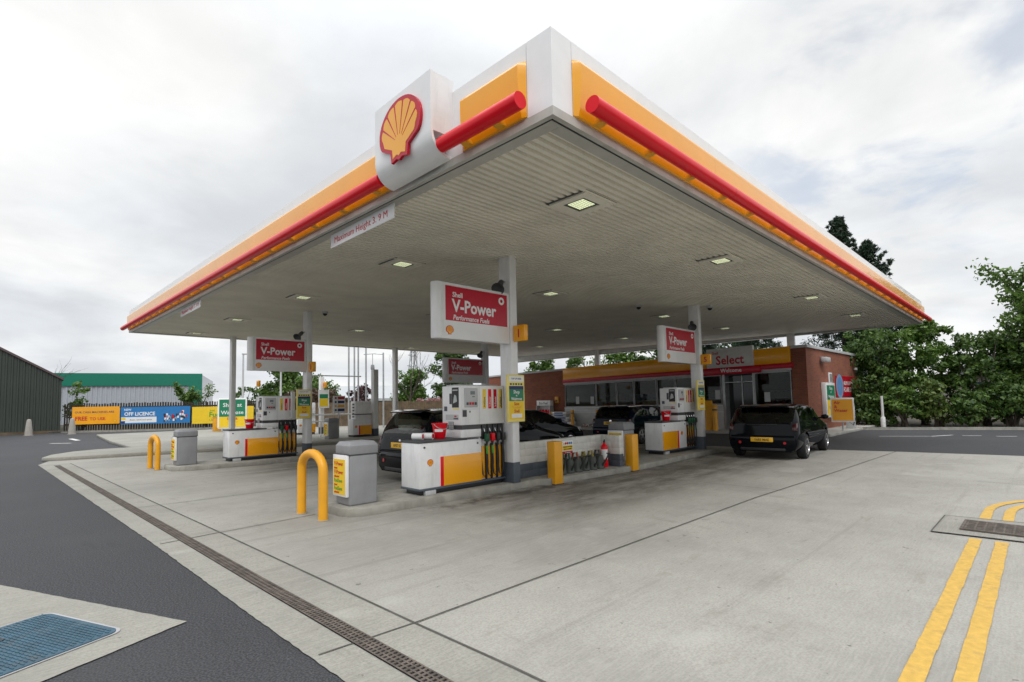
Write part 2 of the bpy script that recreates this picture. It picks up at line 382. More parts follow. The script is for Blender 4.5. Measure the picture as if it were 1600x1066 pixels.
# drain channel with grating
D = MB(); Dl = [(1.95, -3), (1.78, 2.5), (1.70, 5.0), (1.63, 7.5), (1.50, 12), (1.27, 19.9)]
for a, b in zip(Dl, Dl[1:]): strip(D, a, b, .125, .0105)
D2 = MB()
def along(L, s):
    for a, b in zip(L, L[1:]):
        d = math.hypot(b[0] - a[0], b[1] - a[1])
        if s <= d: return (a[0] + (b[0] - a[0]) * s / d, a[1] + (b[1] - a[1]) * s / d)
        s -= d
    return L[-1]
for k in range(560):
    p = along(Dl, k * .04); D2.box(p[0] - .05, p[0] + .05, p[1], p[1] + .018, .011, .018)
for off in (-.056, .056, -.018, .018):
    for a, b in zip(Dl, Dl[1:]): strip(D2, (a[0] + off, a[1]), (b[0] + off, b[1]), .012, .0185)
dr = thing('drain_channel', 'long rusty iron grating running along the edge of the concrete', 'drain', (0, 0, 0))
D.obj('channel', black, dr, smooth=0); D2.obj('grating', drainm, dr, smooth=0)
# double yellow lines
def yline(off, rad):
    c = (9.75, -.15); pts = []
    for x in np.linspace(1.2, 7.42, 40): pts.append((x, off))
    seg1 = pts; pts = []
    x0 = 8.62
    for x in np.linspace(x0, 9.3, 5): pts.append((x, off))
    for k in range(1, 16):
        a = R(90 - k * 6); pts.append((9.3 + rad * math.cos(a), off - rad + rad * math.sin(a)))
    pts.append((9.3 + rad, off - rad - 8)); return seg1, pts
for off, rad, lab in ((.59, 2.1, 'faded yellow road line farther from the drain joint, curving away beyond the grate'), (.385, 1.88, 'right hand one of the two worn yellow road lines')):
    mb = MB()
    for seg in yline(off, rad):
        for i, (a, b) in enumerate(zip(seg, seg[1:])):
            w = .10 + random.uniform(-.006, .006); strip(mb, a, b, w, .0125)
    struct('yellow_road_line', mb, roadyel, smooth=0)
# patch and gully grate
struct('gully_surround', sheet([(7.5, .97), (8.58, .96), (8.66, .2), (8.6, -.5), (7.6, -.5)], .0165), concrete2, smooth=0)
G = MB()
for a, b in (((7.5, .97), (8.58, .96)), ((7.5, .97), (7.6, -.5)), ((8.58, .96), (8.68, -.5))): strip(G, a, b, .025 if a[0] == b[0] else .014, .0205)
struct('gully_joints', G, jointm, smooth=0)
gl = thing('gully_grate', 'rusty cast iron drain grate lying across the double yellow lines', 'drain grate', (0, 0, 0))
MB().add([(7.77, .745, .0205), (8.34, .735, .0205), (8.34, -.3, .0205), (7.77, -.3, .0205)], [(0, 1, 2, 3)]).obj('pit', black, gl, smooth=0)
g = MB()
for k in range(15): g.box(7.80 + k * .036, 7.818 + k * .036, -.29, .73, .021, .034)
for k in range(13): g.box(7.79, 8.32, .70 - k * .08, .717 - k * .08, .021, .033)
g.obj('grating', drainm, gl, smooth=0)
fr = MB(); fr.box(7.765, 7.79, -.3, .75, .021, .036); fr.box(8.325, 8.35, -.3, .75, .021, .036); fr.box(7.79, 8.325, .725, .75, .021, .036); fr.obj('frame', drainm, gl, smooth=0)
# blue cover in its concrete pad (bottom left)
struct('cover_surround', sheet(jit([(-.95, 8.6), (.09, 6.62), (1.035, 4.47), (.22, 4.12), (-1.6, 3.4)], .06, .004), .008), concrete2, smooth=0)
bc = thing('inspection_cover', 'large blue painted steel inspection cover with raised tread', 'cover', (.43, 5.0, .012), R(23))
def rr(w, h, r, n=6):
    o = []
    for cx, cy, a0 in ((w - r, h - r, 0), (-w + r, h - r, 90), (-w + r, -h + r, 180), (w - r, -h + r, 270)):
        for k in range(n + 1): a = R(a0 + 90 * k / n); o.append((cx + r * math.cos(a), cy + r * math.sin(a)))
    return o
cw, chh = .62, .44
place_c = lambda x, y, z: (x - .55, y, z)
MB().prism(rr(cw + .02, chh + .02, .08), 0, .004, place_c).obj('rim', chrome, bc)
cv = MB().prism(rr(cw, chh, .07), .004, .008, place_c)
for i in range(46):
    for j in range(16):
        x = -.59 + i * .026; y = -.40 + j * .052 + (.026 if i % 2 else 0)
        if abs(x) < cw - .03 and abs(y) < chh - .03: cv.box(x - .55 - .004, x - .55 + .004, y - .018, y + .018, .008, .0125)
cv.obj('plate', bluesteel, bc, smooth=0)
MB().cyl((-.33, .16, .008), (-.33, .16, .014), .022).obj('lifting_key_hole', black, bc)
# road markings on the right and left
W = MB()
for a, b in (((23.6, 4.4), (24.35, 3.0)), ((24.3, 2.95), (25.4, 2.45)), ((25.15, 2.15), (25.4, 1.65)), ((25.25, 1.25), (25.5, .72)), ((25.4, .2), (25.7, -.5)), ((25.5, -1.2), (25.9, -2.2))): strip(W, a, b, .11, .005)
for a, b in (((3.0, 38.5), (3.1, 35.8)), ((1.9, 34.0), (2.6, 33.2))): strip(W, a, b, .22, .005)
struct('white_road_markings', W, roadwhite, smooth=0)
# right verge kerb
K = MB(); kl = [(31.5, -6), (29.95, .63), (27.7, 5.6), (28.4, 9), (29, 14)]
for a, b in zip(kl, kl[1:]):
    d = Vector((b[0] - a[0], b[1] - a[1])).normalized(); n = Vector((d.y, -d.x)) * .2
    K.hexa([(a[0], a[1], -.01), (b[0], b[1], -.01), (b[0] + n.x, b[1] + n.y, -.01), (a[0] + n.x, a[1] + n.y, -.01)], [(a[0], a[1], .11), (b[0], b[1], .11), (b[0] + n.x, b[1] + n.y, .11), (a[0] + n.x, a[1] + n.y, .11)])
kl2 = [(-25, 62), (.2, 51), (3.3, 49.5), (5, 47.9), (11.1, 44.2), (18, 40.6)]
for a, b in zip(kl2, kl2[1:]):
    d = Vector((b[0] - a[0], b[1] - a[1])).normalized(); n = Vector((-d.y, d.x)) * .25
    K.hexa([(a[0], a[1], -.01), (b[0], b[1], -.01), (b[0] + n.x, b[1] + n.y, -.01), (a[0] + n.x, a[1] + n.y, -.01)], [(a[0], a[1], .13), (b[0], b[1], .13), (b[0] + n.x, b[1] + n.y, .13), (a[0] + n.x, a[1] + n.y, .13)])
struct('kerbs', K, conc_k, bev=.015)

# ------------------------------------------------------------------ pump islands
def island(poly, label):
    o = tag(MB().prism(poly, -.01, .12).obj('pump_island', conc_k, bev=.02), label, 'pump island', 'raised pump islands'); return o
island([(3.46, 7.0), (3.52, 6.86), (3.68, 6.74), (4.0, 6.7), (5.3, 6.68), (7.2, 6.66), (7.35, 6.5), (8.8, 6.4), (10.2, 6.34), (10.9, 6.36), (12.6, 6.5), (14.7, 6.58), (15.0, 6.8), (15.05, 7.3), (14.8, 7.72), (4.0, 7.78), (3.6, 7.68), (3.46, 7.45)],
       'raised concrete island carrying the nearest pump and the white block wall')
island([(3.1, 15.75), (3.15, 15.3), (3.5, 15.02), (4.5, 14.9), (15, 14.7), (15.2, 15.3), (15, 16.1), (3.5, 16.35), (3.15, 16.15)], 'concrete kerbed island under the second pump row, beyond the first')

# ------------------------------------------------------------------ canopy
Z0, KS, Y0 = 4.12, .0165, 2.93
U0, U1, V0, V1 = 3.47, 24.15, 2.93, 24.15
cz = lambda v: Z0 + KS * (v - Y0)
cano = thing('petrol_station_canopy', 'huge flat white and yellow forecourt canopy edged with a red tube', 'canopy', (0, 0, 0))
S = MB(); prof = []; p = .112; v = V0 + .22
while v < V1 - .25:
    prof += [(v, .0), (v + .060, .0), (v + .076, .030), (v + .092, .034), (v + .098, .07), (v + .108, .07)]; v += p
vs = [(u, q[0], cz(q[0]) + .03 + q[1]) for u in (U0 + .22, U1 - .1) for q in prof]; n = len(prof)
S.add(vs, [(i, i + 1, n + i + 1, n + i) for i in range(n - 1)])
S.obj('soffit', cream, cano, smooth=0)
# roof slab above the soffit
MB().hexa([(U0 + .1, V0 + .1, cz(V0) + .1), (U1, V0 + .1, cz(V0) + .1), (U1, V1, cz(V1) + .1), (U0 + .1, V1, cz(V1) + .1)],
          [(U0 + .1, V0 + .1, cz(V0) + .62), (U1, V0 + .1, cz(V0) + .62), (U1, V1, cz(V1) + .62), (U0 + .1, V1, cz(V1) + .62)]).obj('roof_deck', lgrey, cano)
# edge trim: flat border of the soffit + vertical lip
T = MB()
def run_left(mb, prof, a, b, mi=0):      # profile (out, dz) swept along v on the u=U0 face
    n = len(prof); vs = [(U0 - o, q, cz(q) + z) for q in (a, b) for o, z in prof]
    mb.add(vs, [(i, (i + 1) % n, n + (i + 1) % n, n + i) for i in range(n)] + [tuple(range(n - 1, -1, -1)), tuple(range(n, 2 * n))], mi)
def run_right(mb, prof, a, b, mi=0):
    n = len(prof); vs = [(q, V0 - o, cz(V0) + z) for q in (a, b) for o, z in prof]
    mb.add(vs, [(i, (i + 1) % n, n + (i + 1) % n, n + i) for i in range(n)] + [tuple(range(n - 1, -1, -1)), tuple(range(n, 2 * n))], mi)
run_left(T, [(0.004, 0), (0.004, .085), (-.05, .085), (-.05, 0)], V0 - .004, V1); run_right(T, [(0.004, 0), (0.004, .085), (-.05, .085), (-.05, 0)], U0 + .05, U1)
run_left(T, [(-.10, .02), (-.10, .05), (-.24, .05), (-.24, .02)], V0 + .10, V1); run_right(T, [(-.10, .02), (-.10, .05), (-.24, .05), (-.24, .02)], U0 + .24, U1)
T.box(U1 - .12, U1 + .004, V0, V1, cz(V0) - .0, cz(V0) + .05)
T.hexa([(U0, V1 - .25, cz(V1)), (U1, V1 - .25, cz(V1)), (U1, V1 + .004, cz(V1)), (U0, V1 + .004, cz(V1))], [(U0, V1 - .25, cz(V1) + .05), (U1, V1 - .25, cz(V1) + .05), (U1, V1 + .004, cz(V1) + .05), (U0, V1 + .004, cz(V1) + .05)])
T.obj('edge_trim', trimgrey, cano, smooth=0)
# shadow gap: black strip standing in for the shade in the groove
Gp = MB(); run_left(Gp, [(-.051, .010), (-.051, .07), (-.099, .07), (-.099, .024)], V0 + .051, V1); run_right(Gp, [(-.051, .010), (-.051, .07), (-.099, .07), (-.099, .024)], U0 + .10, U1)
Gp.obj('shadow_gap', black, cano, smooth=0)
# white fascia sheets, in panels with fine seams
Wf = MB(); pv = [V0 - .0] + [V0 + .31] + list(np.arange(V0 + 3.2, V1 - 1, 3.05)) + [V1]
for a, b in zip(pv, pv[1:]): run_left(Wf, [(.0, .086), (.0, .83), (-.06, .83), (-.06, .086)], a + (.003 if a > V0 else 0), b - .003)
pu = [U0 + .06] + [U0 + .29] + list(np.arange(U0 + 3.2, U1 - 1, 3.05)) + [U1]
for a, b in zip(pu, pu[1:]): run_right(Wf, [(.0, .086), (.0, .83), (-.06, .83), (-.06, .086)], a + (.003 if a > U0 + .1 else .0), b - .003)
Wf.obj('white_fascia', white_clean, cano, smooth=0)
MB().box(U0 + .07, U1, V0 + .065, V0 + .10, cz(V0) + .10, cz(V0) + .80).obj('fascia_backing', lgrey, cano)
# closing faces at the far ends
E_ = MB(); E_.box(U1 - .03, U1 + .002, V0 + .03, V1, cz(V0) + .05, cz(V0) + .8)
E_.hexa([(U0 + .03, V1 - .03, cz(V1) + .05), (U1, V1 - .03, cz(V1) + .05), (U1, V1 + .002, cz(V1) + .05), (U0 + .03, V1 + .002, cz(V1) + .05)], [(U0 + .03, V1 - .03, cz(V1) + .8), (U1, V1 - .03, cz(V1) + .8), (U1, V1 + .002, cz(V1) + .8), (U0 + .03, V1 + .002, cz(V1) + .8)])
E_.obj('end_fascia', white, cano)
# yellow panels with chamfered ends
yp = [(.002, .092), (.030, .10), (.052, .20), (.066, .34), (.074, .50), (.074, .60), (.062, .625), (.002, .645)]
def ypanel(runner, mb, a, b, ca, cb):
    n = len(yp)
    runner(mb, yp, a + (.05 if ca else .0015), b - (.05 if cb else .0015))
    for on, s, e in ((ca, a + .05, a), (cb, b - .05, b)):
        if on:
            flat = [(.003, z) for o, z in yp]
            if runner is run_left: vs = [(U0 - o, s, cz(s) + z) for o, z in yp] + [(U0 - o, e, cz(e) + z) for o, z in flat]
            else: vs = [(s, V0 - o, cz(V0) + z) for o, z in yp] + [(e, V0 - o, cz(V0) + z) for o, z in flat]
            mb.add(vs, [(i, i + 1, n + i + 1, n + i) for i in range(n - 1)])
LP0, LP1 = 4.36, 5.50       # logo panel span along v
Yl = MB(); ypanel(run_left, Yl, V0 + .31, LP0 - .16, 1, 1)
sp_ = [LP1 - .02] + list(np.arange(LP1 + 2.6, V1 - 1, 3.05)) + [V1 - .02]
for i, (a, b) in enumerate(zip(sp_, sp_[1:])): ypanel(run_left, Yl, a, b, 0, 0)
Yl.obj('yellow_fascia', yellow, cano, smooth=22)
Yr = MB(); sp_ = [U0 + .29] + list(np.arange(U0 + 3.2, U1 - 1, 3.05)) + [U1 - .02]
for i, (a, b) in enumerate(zip(sp_, sp_[1:])): ypanel(run_right, Yr, a, b, i == 0, 0)
Yr.obj('yellow_fascia', yellow, cano, smooth=22)
# red tubes on brackets
so = .185; tz = .155; tr = .079
segs = [V0 + .22, LP0 - .03], [LP1 + .03, V1 + .06]
for a, b in segs:
    t = MB(); m_ = np.arange(a, b, 3.05) if b - a > 3 else [a]
    ends = list(m_[1:]) + [b] if len(m_) > 1 else [b]
    for s_, e_ in zip(m_, ends): t.cyl((U0 - so, s_ + .003, cz(s_) + tz), (U0 - so, e_ - .003, cz(e_) + tz), tr, n=20)
    t.obj('red_tube', red, cano)
t = MB(); m_ = list(np.arange(U0 + .34, U1 - .5, 3.05))
for s_, e_ in zip(m_, m_[1:] + [U1 + .06]): t.cyl((s_ + .003, V0 - so, cz(V0) + tz), (e_ - .003, V0 - so, cz(V0) + tz), tr, n=20)
t.obj('red_tube', red, cano)
for q in [3.55, 4.05] + list(np.arange(LP1 + .35, V1, .92)):
    b = MB(); b.hexa([(U0 - .02, q - .05, cz(q) + .10), (U0 - .02, q + .05, cz(q) + .10), (U0 - .09, q + .05, cz(q) + .10), (U0 - .09, q - .05, cz(q) + .10)],
                     [(U0 - .09, q - .05, cz(q) + .20), (U0 - .09, q + .05, cz(q) + .20), (U0 - so - .02, q + .05, cz(q) + .14), (U0 - so - .02, q - .05, cz(q) + .08)])
    b.obj('tube_bracket', yellowp, cano, smooth=0)
for q in np.arange(U0 + .62, U1, .92):
    z = cz(V0); b = MB(); b.hexa([(q - .05, V0 - .02, z + .10), (q + .05, V0 - .02, z + .10), (q + .05, V0 - .09, z + .10), (q - .05, V0 - .09, z + .10)],
                     [(q - .05, V0 - .09, z + .20), (q + .05, V0 - .09, z + .20), (q + .05, V0 - so - .02, z + .14), (q - .05, V0 - so - .02, z + .08)])
    b.obj('tube_bracket', yellowp, cano, smooth=0)
# logo panel
lp = MB(); zb = cz(4.9); outer = [(.04, .045)]; inner = [(.04, .075)]
for k in range(9):
    a = R(k * 90 / 8); outer.append((.06 + .24 * math.sin(a), .045 + .26 * (1 - math.cos(a)))); inner.append((.06 + .21 * math.sin(a), .075 + .23 * (1 - math.cos(a))))
outer.append((.30, .96)); inner.append((.27, .96)); pr_ = outer + inner[::-1]
n = len(pr_); vs = [(U0 - o, q, zb + z) for q in (LP0, LP1) for o, z in pr_]
fq = [(i, (i + 1) % n, n + (i + 1) % n, n + i) for i in range(n)]; m2 = len(outer)
for o_ in (0, n): fq += [(o_ + i, o_ + i + 1, o_ + n - 2 - i, o_ + n - 1 - i) for i in range(m2 - 1)]
lp.add(vs, fq)
MB().box(U0 - .268, U0 + .02, LP0 + .002, LP1 - .002, zb + .30, zb + .952).obj('logo_backing_box', white, cano)
LPo = lp.obj('logo_panel', white_clean, cano, smooth=40)
LPo['label'] = 'white panel with rounded foot bearing the red and yellow scallop'
em = MB(); emblem(em, .84, lambda x, y, z: (U0 - .30 - z, 4.92 - x, zb + .50 + y * .88), .035)
em.obj('scallop_emblem', [redsign, yellow], LPo, bev=.0)
# columns
for cu, cv_, zb_ in ((6.56, 6.66, .12), (6.40, 15.0, .12), (14.12, 6.74, .12), (14.05, 15.75, .12), (6.82, 23.3, .12), (14.55, 23.3, .12), (23.97, 7.25, 3.6), (23.97, 17.35, 3.45)):
    c = MB(); zt = cz(cv_) + .04
    c.box(cu, cu + .165, cv_, cv_ + .29, max(.48, zb_), zt, 0)
    if zb_ < 1: c.box(cu - .003, cu + .168, cv_ - .003, cv_ + .293, zb_, .48, 1)
    c.obj('column', [white, slate], cano, bev=.006)
# recessed lights
proto = None
lights = [(u, v) for u in (5.45, 9.75, 15.3, 19.9) for v in (4.15, 8.45, 13.0, 18.1, 22.9)]
for i, (u, v) in enumerate(lights):
    z = cz(v) + .03
    lab = 'square canopy light, %s from left edge, %s from right edge' % (('first', 'second', 'third', 'fourth')[i // 5], ('first', 'second', 'third', 'fourth', 'fifth')[i % 5])
    if proto is None:
        proto = thing('recessed_ceiling_light', lab, 'ceiling light', (u, v, z), 0, 'recessed canopy lights')
        a = MB(); f0, f1 = -.026, -.004
        a.box(-.30, .30, -.30, -.18, f0, f1); a.box(-.30, .30, .18, .30, f0, f1); a.box(-.30, -.18, -.18, .18, f0, f1); a.box(.18, .30, -.18, .18, f0, f1); a.obj('frame', cream, proto)
        MB().box(-.335, .335, -.335, .335, -.0035, -.0015).obj('surround_shade', dgrey, proto)  # dark plate: shade round the frame put in as colour
        MB().box(-.18, .18, -.18, .18, -.012, -.005).obj('housing', dgrey, proto)
        l = MB(); l.box(-.125, .125, -.125, .125, -.020, -.012)
        for k in range(7): l.box(-.12 + k * .04 - .003, -.12 + k * .04 + .003, -.12, .12, -.023, -.020, 1); l.box(-.12, .12, -.12 + k * .04 - .003, -.12 + k * .04 + .003, -.0235, -.020, 1)
        l.obj('lamp_lens', [lampglow, trimgrey], proto, smooth=0)
    else: copy_tree(proto, (u, v, z), label=lab)
# maximum height boards
def hboard(a, b, lab):
    t = thing('height_limit_sign', lab, 'height sign', (U0 + .12, (a + b) / 2, cz(a) - .20), 0, 'maximum height boards under the canopy edge')
    w = (b - a) / 2
    MB().box(-.008, .008, -w, w, 0, .20).obj('board', white_clean, t, bev=.003)
    x = MB(); x.text('Maximum Height 3. 9 M', .135, face_u(-.009, w - .12, .055), bold=.0, width=(2 * w - .24) / 1.34); x.obj('lettering', redtxt, t, smooth=0)
hboard(5.75, 7.55, 'white board with red maximum height lettering right of the scallop panel, nearer one')
hboard(14.8, 16.8, 'small far white maximum height board near the left tip of the canopy')

# ------------------------------------------------------------------ column furniture
def vpower(u0, u1, v, z0, z1, lab, grp='red and white hanging fuel signs'):
    t = thing('hanging_fuel_sign', lab, 'fuel sign', (u0, v, z0), 0, grp); w = u1 - u0; h = z1 - z0
    b = MB(); pts = []
    for k in range(7):
        a = R(180 + 90 - k * 180 / 6) ; pts.append((.10 - .10 * math.sin(R(k * 30)), .10 * -math.cos(R(k * 30))))
    pts += [(w, .10), (w, -.10)]
    b.prism(pts, 0, h, lambda x, y, z: (x, y, z)); b.obj('sign_box', white_clean, t, bev=.008, smooth=40)
    MB().box(.10, .16, -.108, .108, -.002, h + .002).obj('end_band', white, t, bev=.004)
    f = MB(); f.box(.20, w - .06, -.106, -.10, .30 * h / .92, h - .05); f.box(.20, w - .06, .10, .106, .30 * h / .92, h - .05); f.obj('red_face', redsign, t)
    x = MB(); y = -.107; k = min(1., w / 1.64)
    x.text('Shell', .115 * k, face_v(.34 * k, y, h - .225), bold=.02); x.text('V-Power', .29 * k, face_v(.335 * k, y, h - .465), bold=.025, width=.93)
    x.text('Performance Fuels', .115 * k, face_v(.345 * k, y, h - .60), bold=.018, shear=.2, width=.92)
    x.obj('lettering', white_clean, t, smooth=0)
    r = MB()
    pts = [((.062 if i % 2 == 0 else .062) * math.cos(R(i * 15)), (.062) * math.sin(R(i * 15))) for i in range(24)]
    o = [(w - .20 + a * 1.1, h - .17 + c * 1.1) for a, c in pts]; ii = [(w - .20 + a * .5, h - .17 + c * .5) for a, c in pts]; n = 24
    r.add([(a, y, c) for a, c in o] + [(a, y, c) for a, c in ii], [(i, (i + 1) % n, n + (i + 1) % n, n + i) for i in range(n)]); r.obj('ring_mark', white_clean, t, smooth=0)
    e = MB(); emblem(e, .155 * k, lambda a, c, d: (.28 * k + a, -.10 - d, .14 + c), .006); e.obj('scallop_emblem', [redtxt, yellow], t, smooth=0)
    return t
vpower(4.91, 6.55, 6.78, 2.60, 3.52, 'red faced hanging fuel sign above the nearest pump, the largest in view')
vpower(4.80, 6.39, 15.12, 2.56, 3.48, 'hanging fuel sign with red face on the left, over the second pump row')
vpower(12.15, 13.98, 6.88, 2.52, 3.46, 'hanging fuel sign with red face above the pump beside the shop entrance')
vpower(12.0, 13.98, 15.9, 2.35, 3.30, 'shaded small hanging fuel sign seen just below and behind the largest one')

def numflag(u, v, z, s, lab, rear=False):
    t = thing('pump_number_sign', lab, 'number sign', (u, v, z), 0, 'yellow pump number signs')
    MB().box(-.05, .05, -.28, 0, 0, .29).obj('box', yellow, t, bev=.012)
    x = MB(); x.text(s, .20, face_u(-.051, -.14, .075), bold=.03, align='CENTER'); x.obj('numeral', redtxt, t, smooth=0)
numflag(6.66, 6.655, 2.64, '1', 'yellow pump number sign reading 1')
numflag(6.50, 14.995, 2.55, '3', 'yellow pump number sign reading 3 beside the left hanging sign')
numflag(14.2, 6.735, 2.50, '5', 'yellow pump number sign reading 5 by the shop entrance')
for k, (u, v, z, n_) in enumerate(((12.12, 26.3, 2.5, '8'), (8.6, 25.6, 2.5, '7'))):
    numflag(u, v, z, n_, ('small yellow number sign on the short white post beyond the estate car', 'small yellow number sign seen above the left pump')[k])

def priceboard(u, v, z, lab, w=.42, h=.84):
    t = thing('price_board', lab, 'price board', (u, v, z), 0, 'price boards on the columns')
    MB().box(0, w, -.05, 0, 0, h).obj('frame', paleyel, t, bev=.008)
    p = MB(); y = -.053
    p.box(.03, w - .03, y, -.05, h - .12, h - .03, 0); p.box(.03, w - .03, y, -.05, .28 * 2, .28 * 2 + .0, 0)
    p.box(.03, w - .03, y, -.05, h - .20, h - .12, 2); p.box(.03, w - .03, y, -.05, h - .26, h - .20, 3); p.box(.03, w - .03, y, -.05, h - .47, h - .26, 4); p.box(.03, w - .03, y, -.05, .05, h - .47, 1)
    p.box(.08, w - .08, y - .002, y, .075, .145, 0)
    for k in range(5): p.box(.05 + k * .066, .095 + k * .066, y - .001, y, h - .185, h - .15, (3, 4, 3, 4, 3)[k])
    p.obj('poster', [white_clean, yelltxt, paleyel, navy, green], t, smooth=0)
    x = MB(); c = w / 2; y = -.0545
    for i, (s, zz, sz, mi) in enumerate((('Shop', h - .335, .085, 0), ('at', h - .385, .055, 0), ('Waitrose', h - .455, .078, 0), ('Save', h - .545, .08, 1), ('Together?', h - .60, .062, 2), ('Shell', h - .675, .08, 1))):
        x.text(s, sz, face_v(c, y, zz), mi, bold=.012, align='CENTER', width=.9)
    x.text('TOP UP HERE', .042, face_v(c, y, h - .085), 3, align='CENTER')
    x.obj('lettering', [white_clean, redtxt, brass, navy, greentxt], t, smooth=0)
    return t
priceboard(6.40, 6.65, 1.20, 'green and yellow price board on the column behind the nearest pump')
priceboard(6.09, 14.99, 1.20, 'green and yellow price board on the left column under the number 3')
priceboard(13.78, 6.73, 1.22, 'green and yellow price board on the column by the shop entrance')
MB_ = MB().box(5.98, 6.08, 15.02, 15.12, 1.22, 1.97); tag(MB_.obj('paper_towel_box', lgrey, bev=.01), 'tall narrow grey box between the left pump and its price board', 'towel dispenser')

def horn(u, v, z, lab):
    t = thing('horn_loudspeaker', lab, 'loudspeaker', (u, v, z), 0, 'horn loudspeakers on the columns')
    d = Vector((-.62, -.35, -.55)).normalized(); q = d.to_track_quat('Z', 'Y').to_matrix()
    fn = lambda x, y, z_: tuple(q @ Vector((x, y, z_)))
    MB().lathe([(.02, -.02), (.05, .0), (.055, .10), (.045, .14), (.07, .20), (.115, .27), (.12, .28), (.105, .275), (.05, .20), (.0, .18)], 18, (-.08, 0, .0), fn=fn).obj('horn', dgrey, t, smooth=50)
    MB().box(-.08, 0, -.02, .02, .0, .03).obj('bracket', steel, t)
horn(6.56, 6.80, 3.74, 'grey horn loudspeaker above the largest hanging sign')
horn(6.40, 15.15, 3.72, 'grey horn loudspeaker above the left hanging sign')
horn(14.12, 6.90, 3.72, 'grey horn loudspeaker above the sign by the shop entrance')
horn(14.05, 15.9, 3.62, 'grey horn loudspeaker on the shaded column behind the nearest sign')
def dome(u, v, lab):
    t = thing('dome_camera', lab, 'security camera', (u, v, cz(v) + .03), 0, 'dome cameras under the canopy')
    MB().lathe([(.09, 0), (.09, -.05), (.07, -.06)], 16).obj('base', lgrey, t); MB().lathe([(.065, -.055), (.06, -.09), (.03, -.12), (.005, -.125)], 16).obj('dome', black, t)
dome(6.85, 14.8, 'dark dome camera at the head of the left column'); dome(12.9, 7.9, 'small dome camera in the middle of the canopy ceiling'); dome(14.6, 6.6, 'dome camera right of the column by the shop entrance')

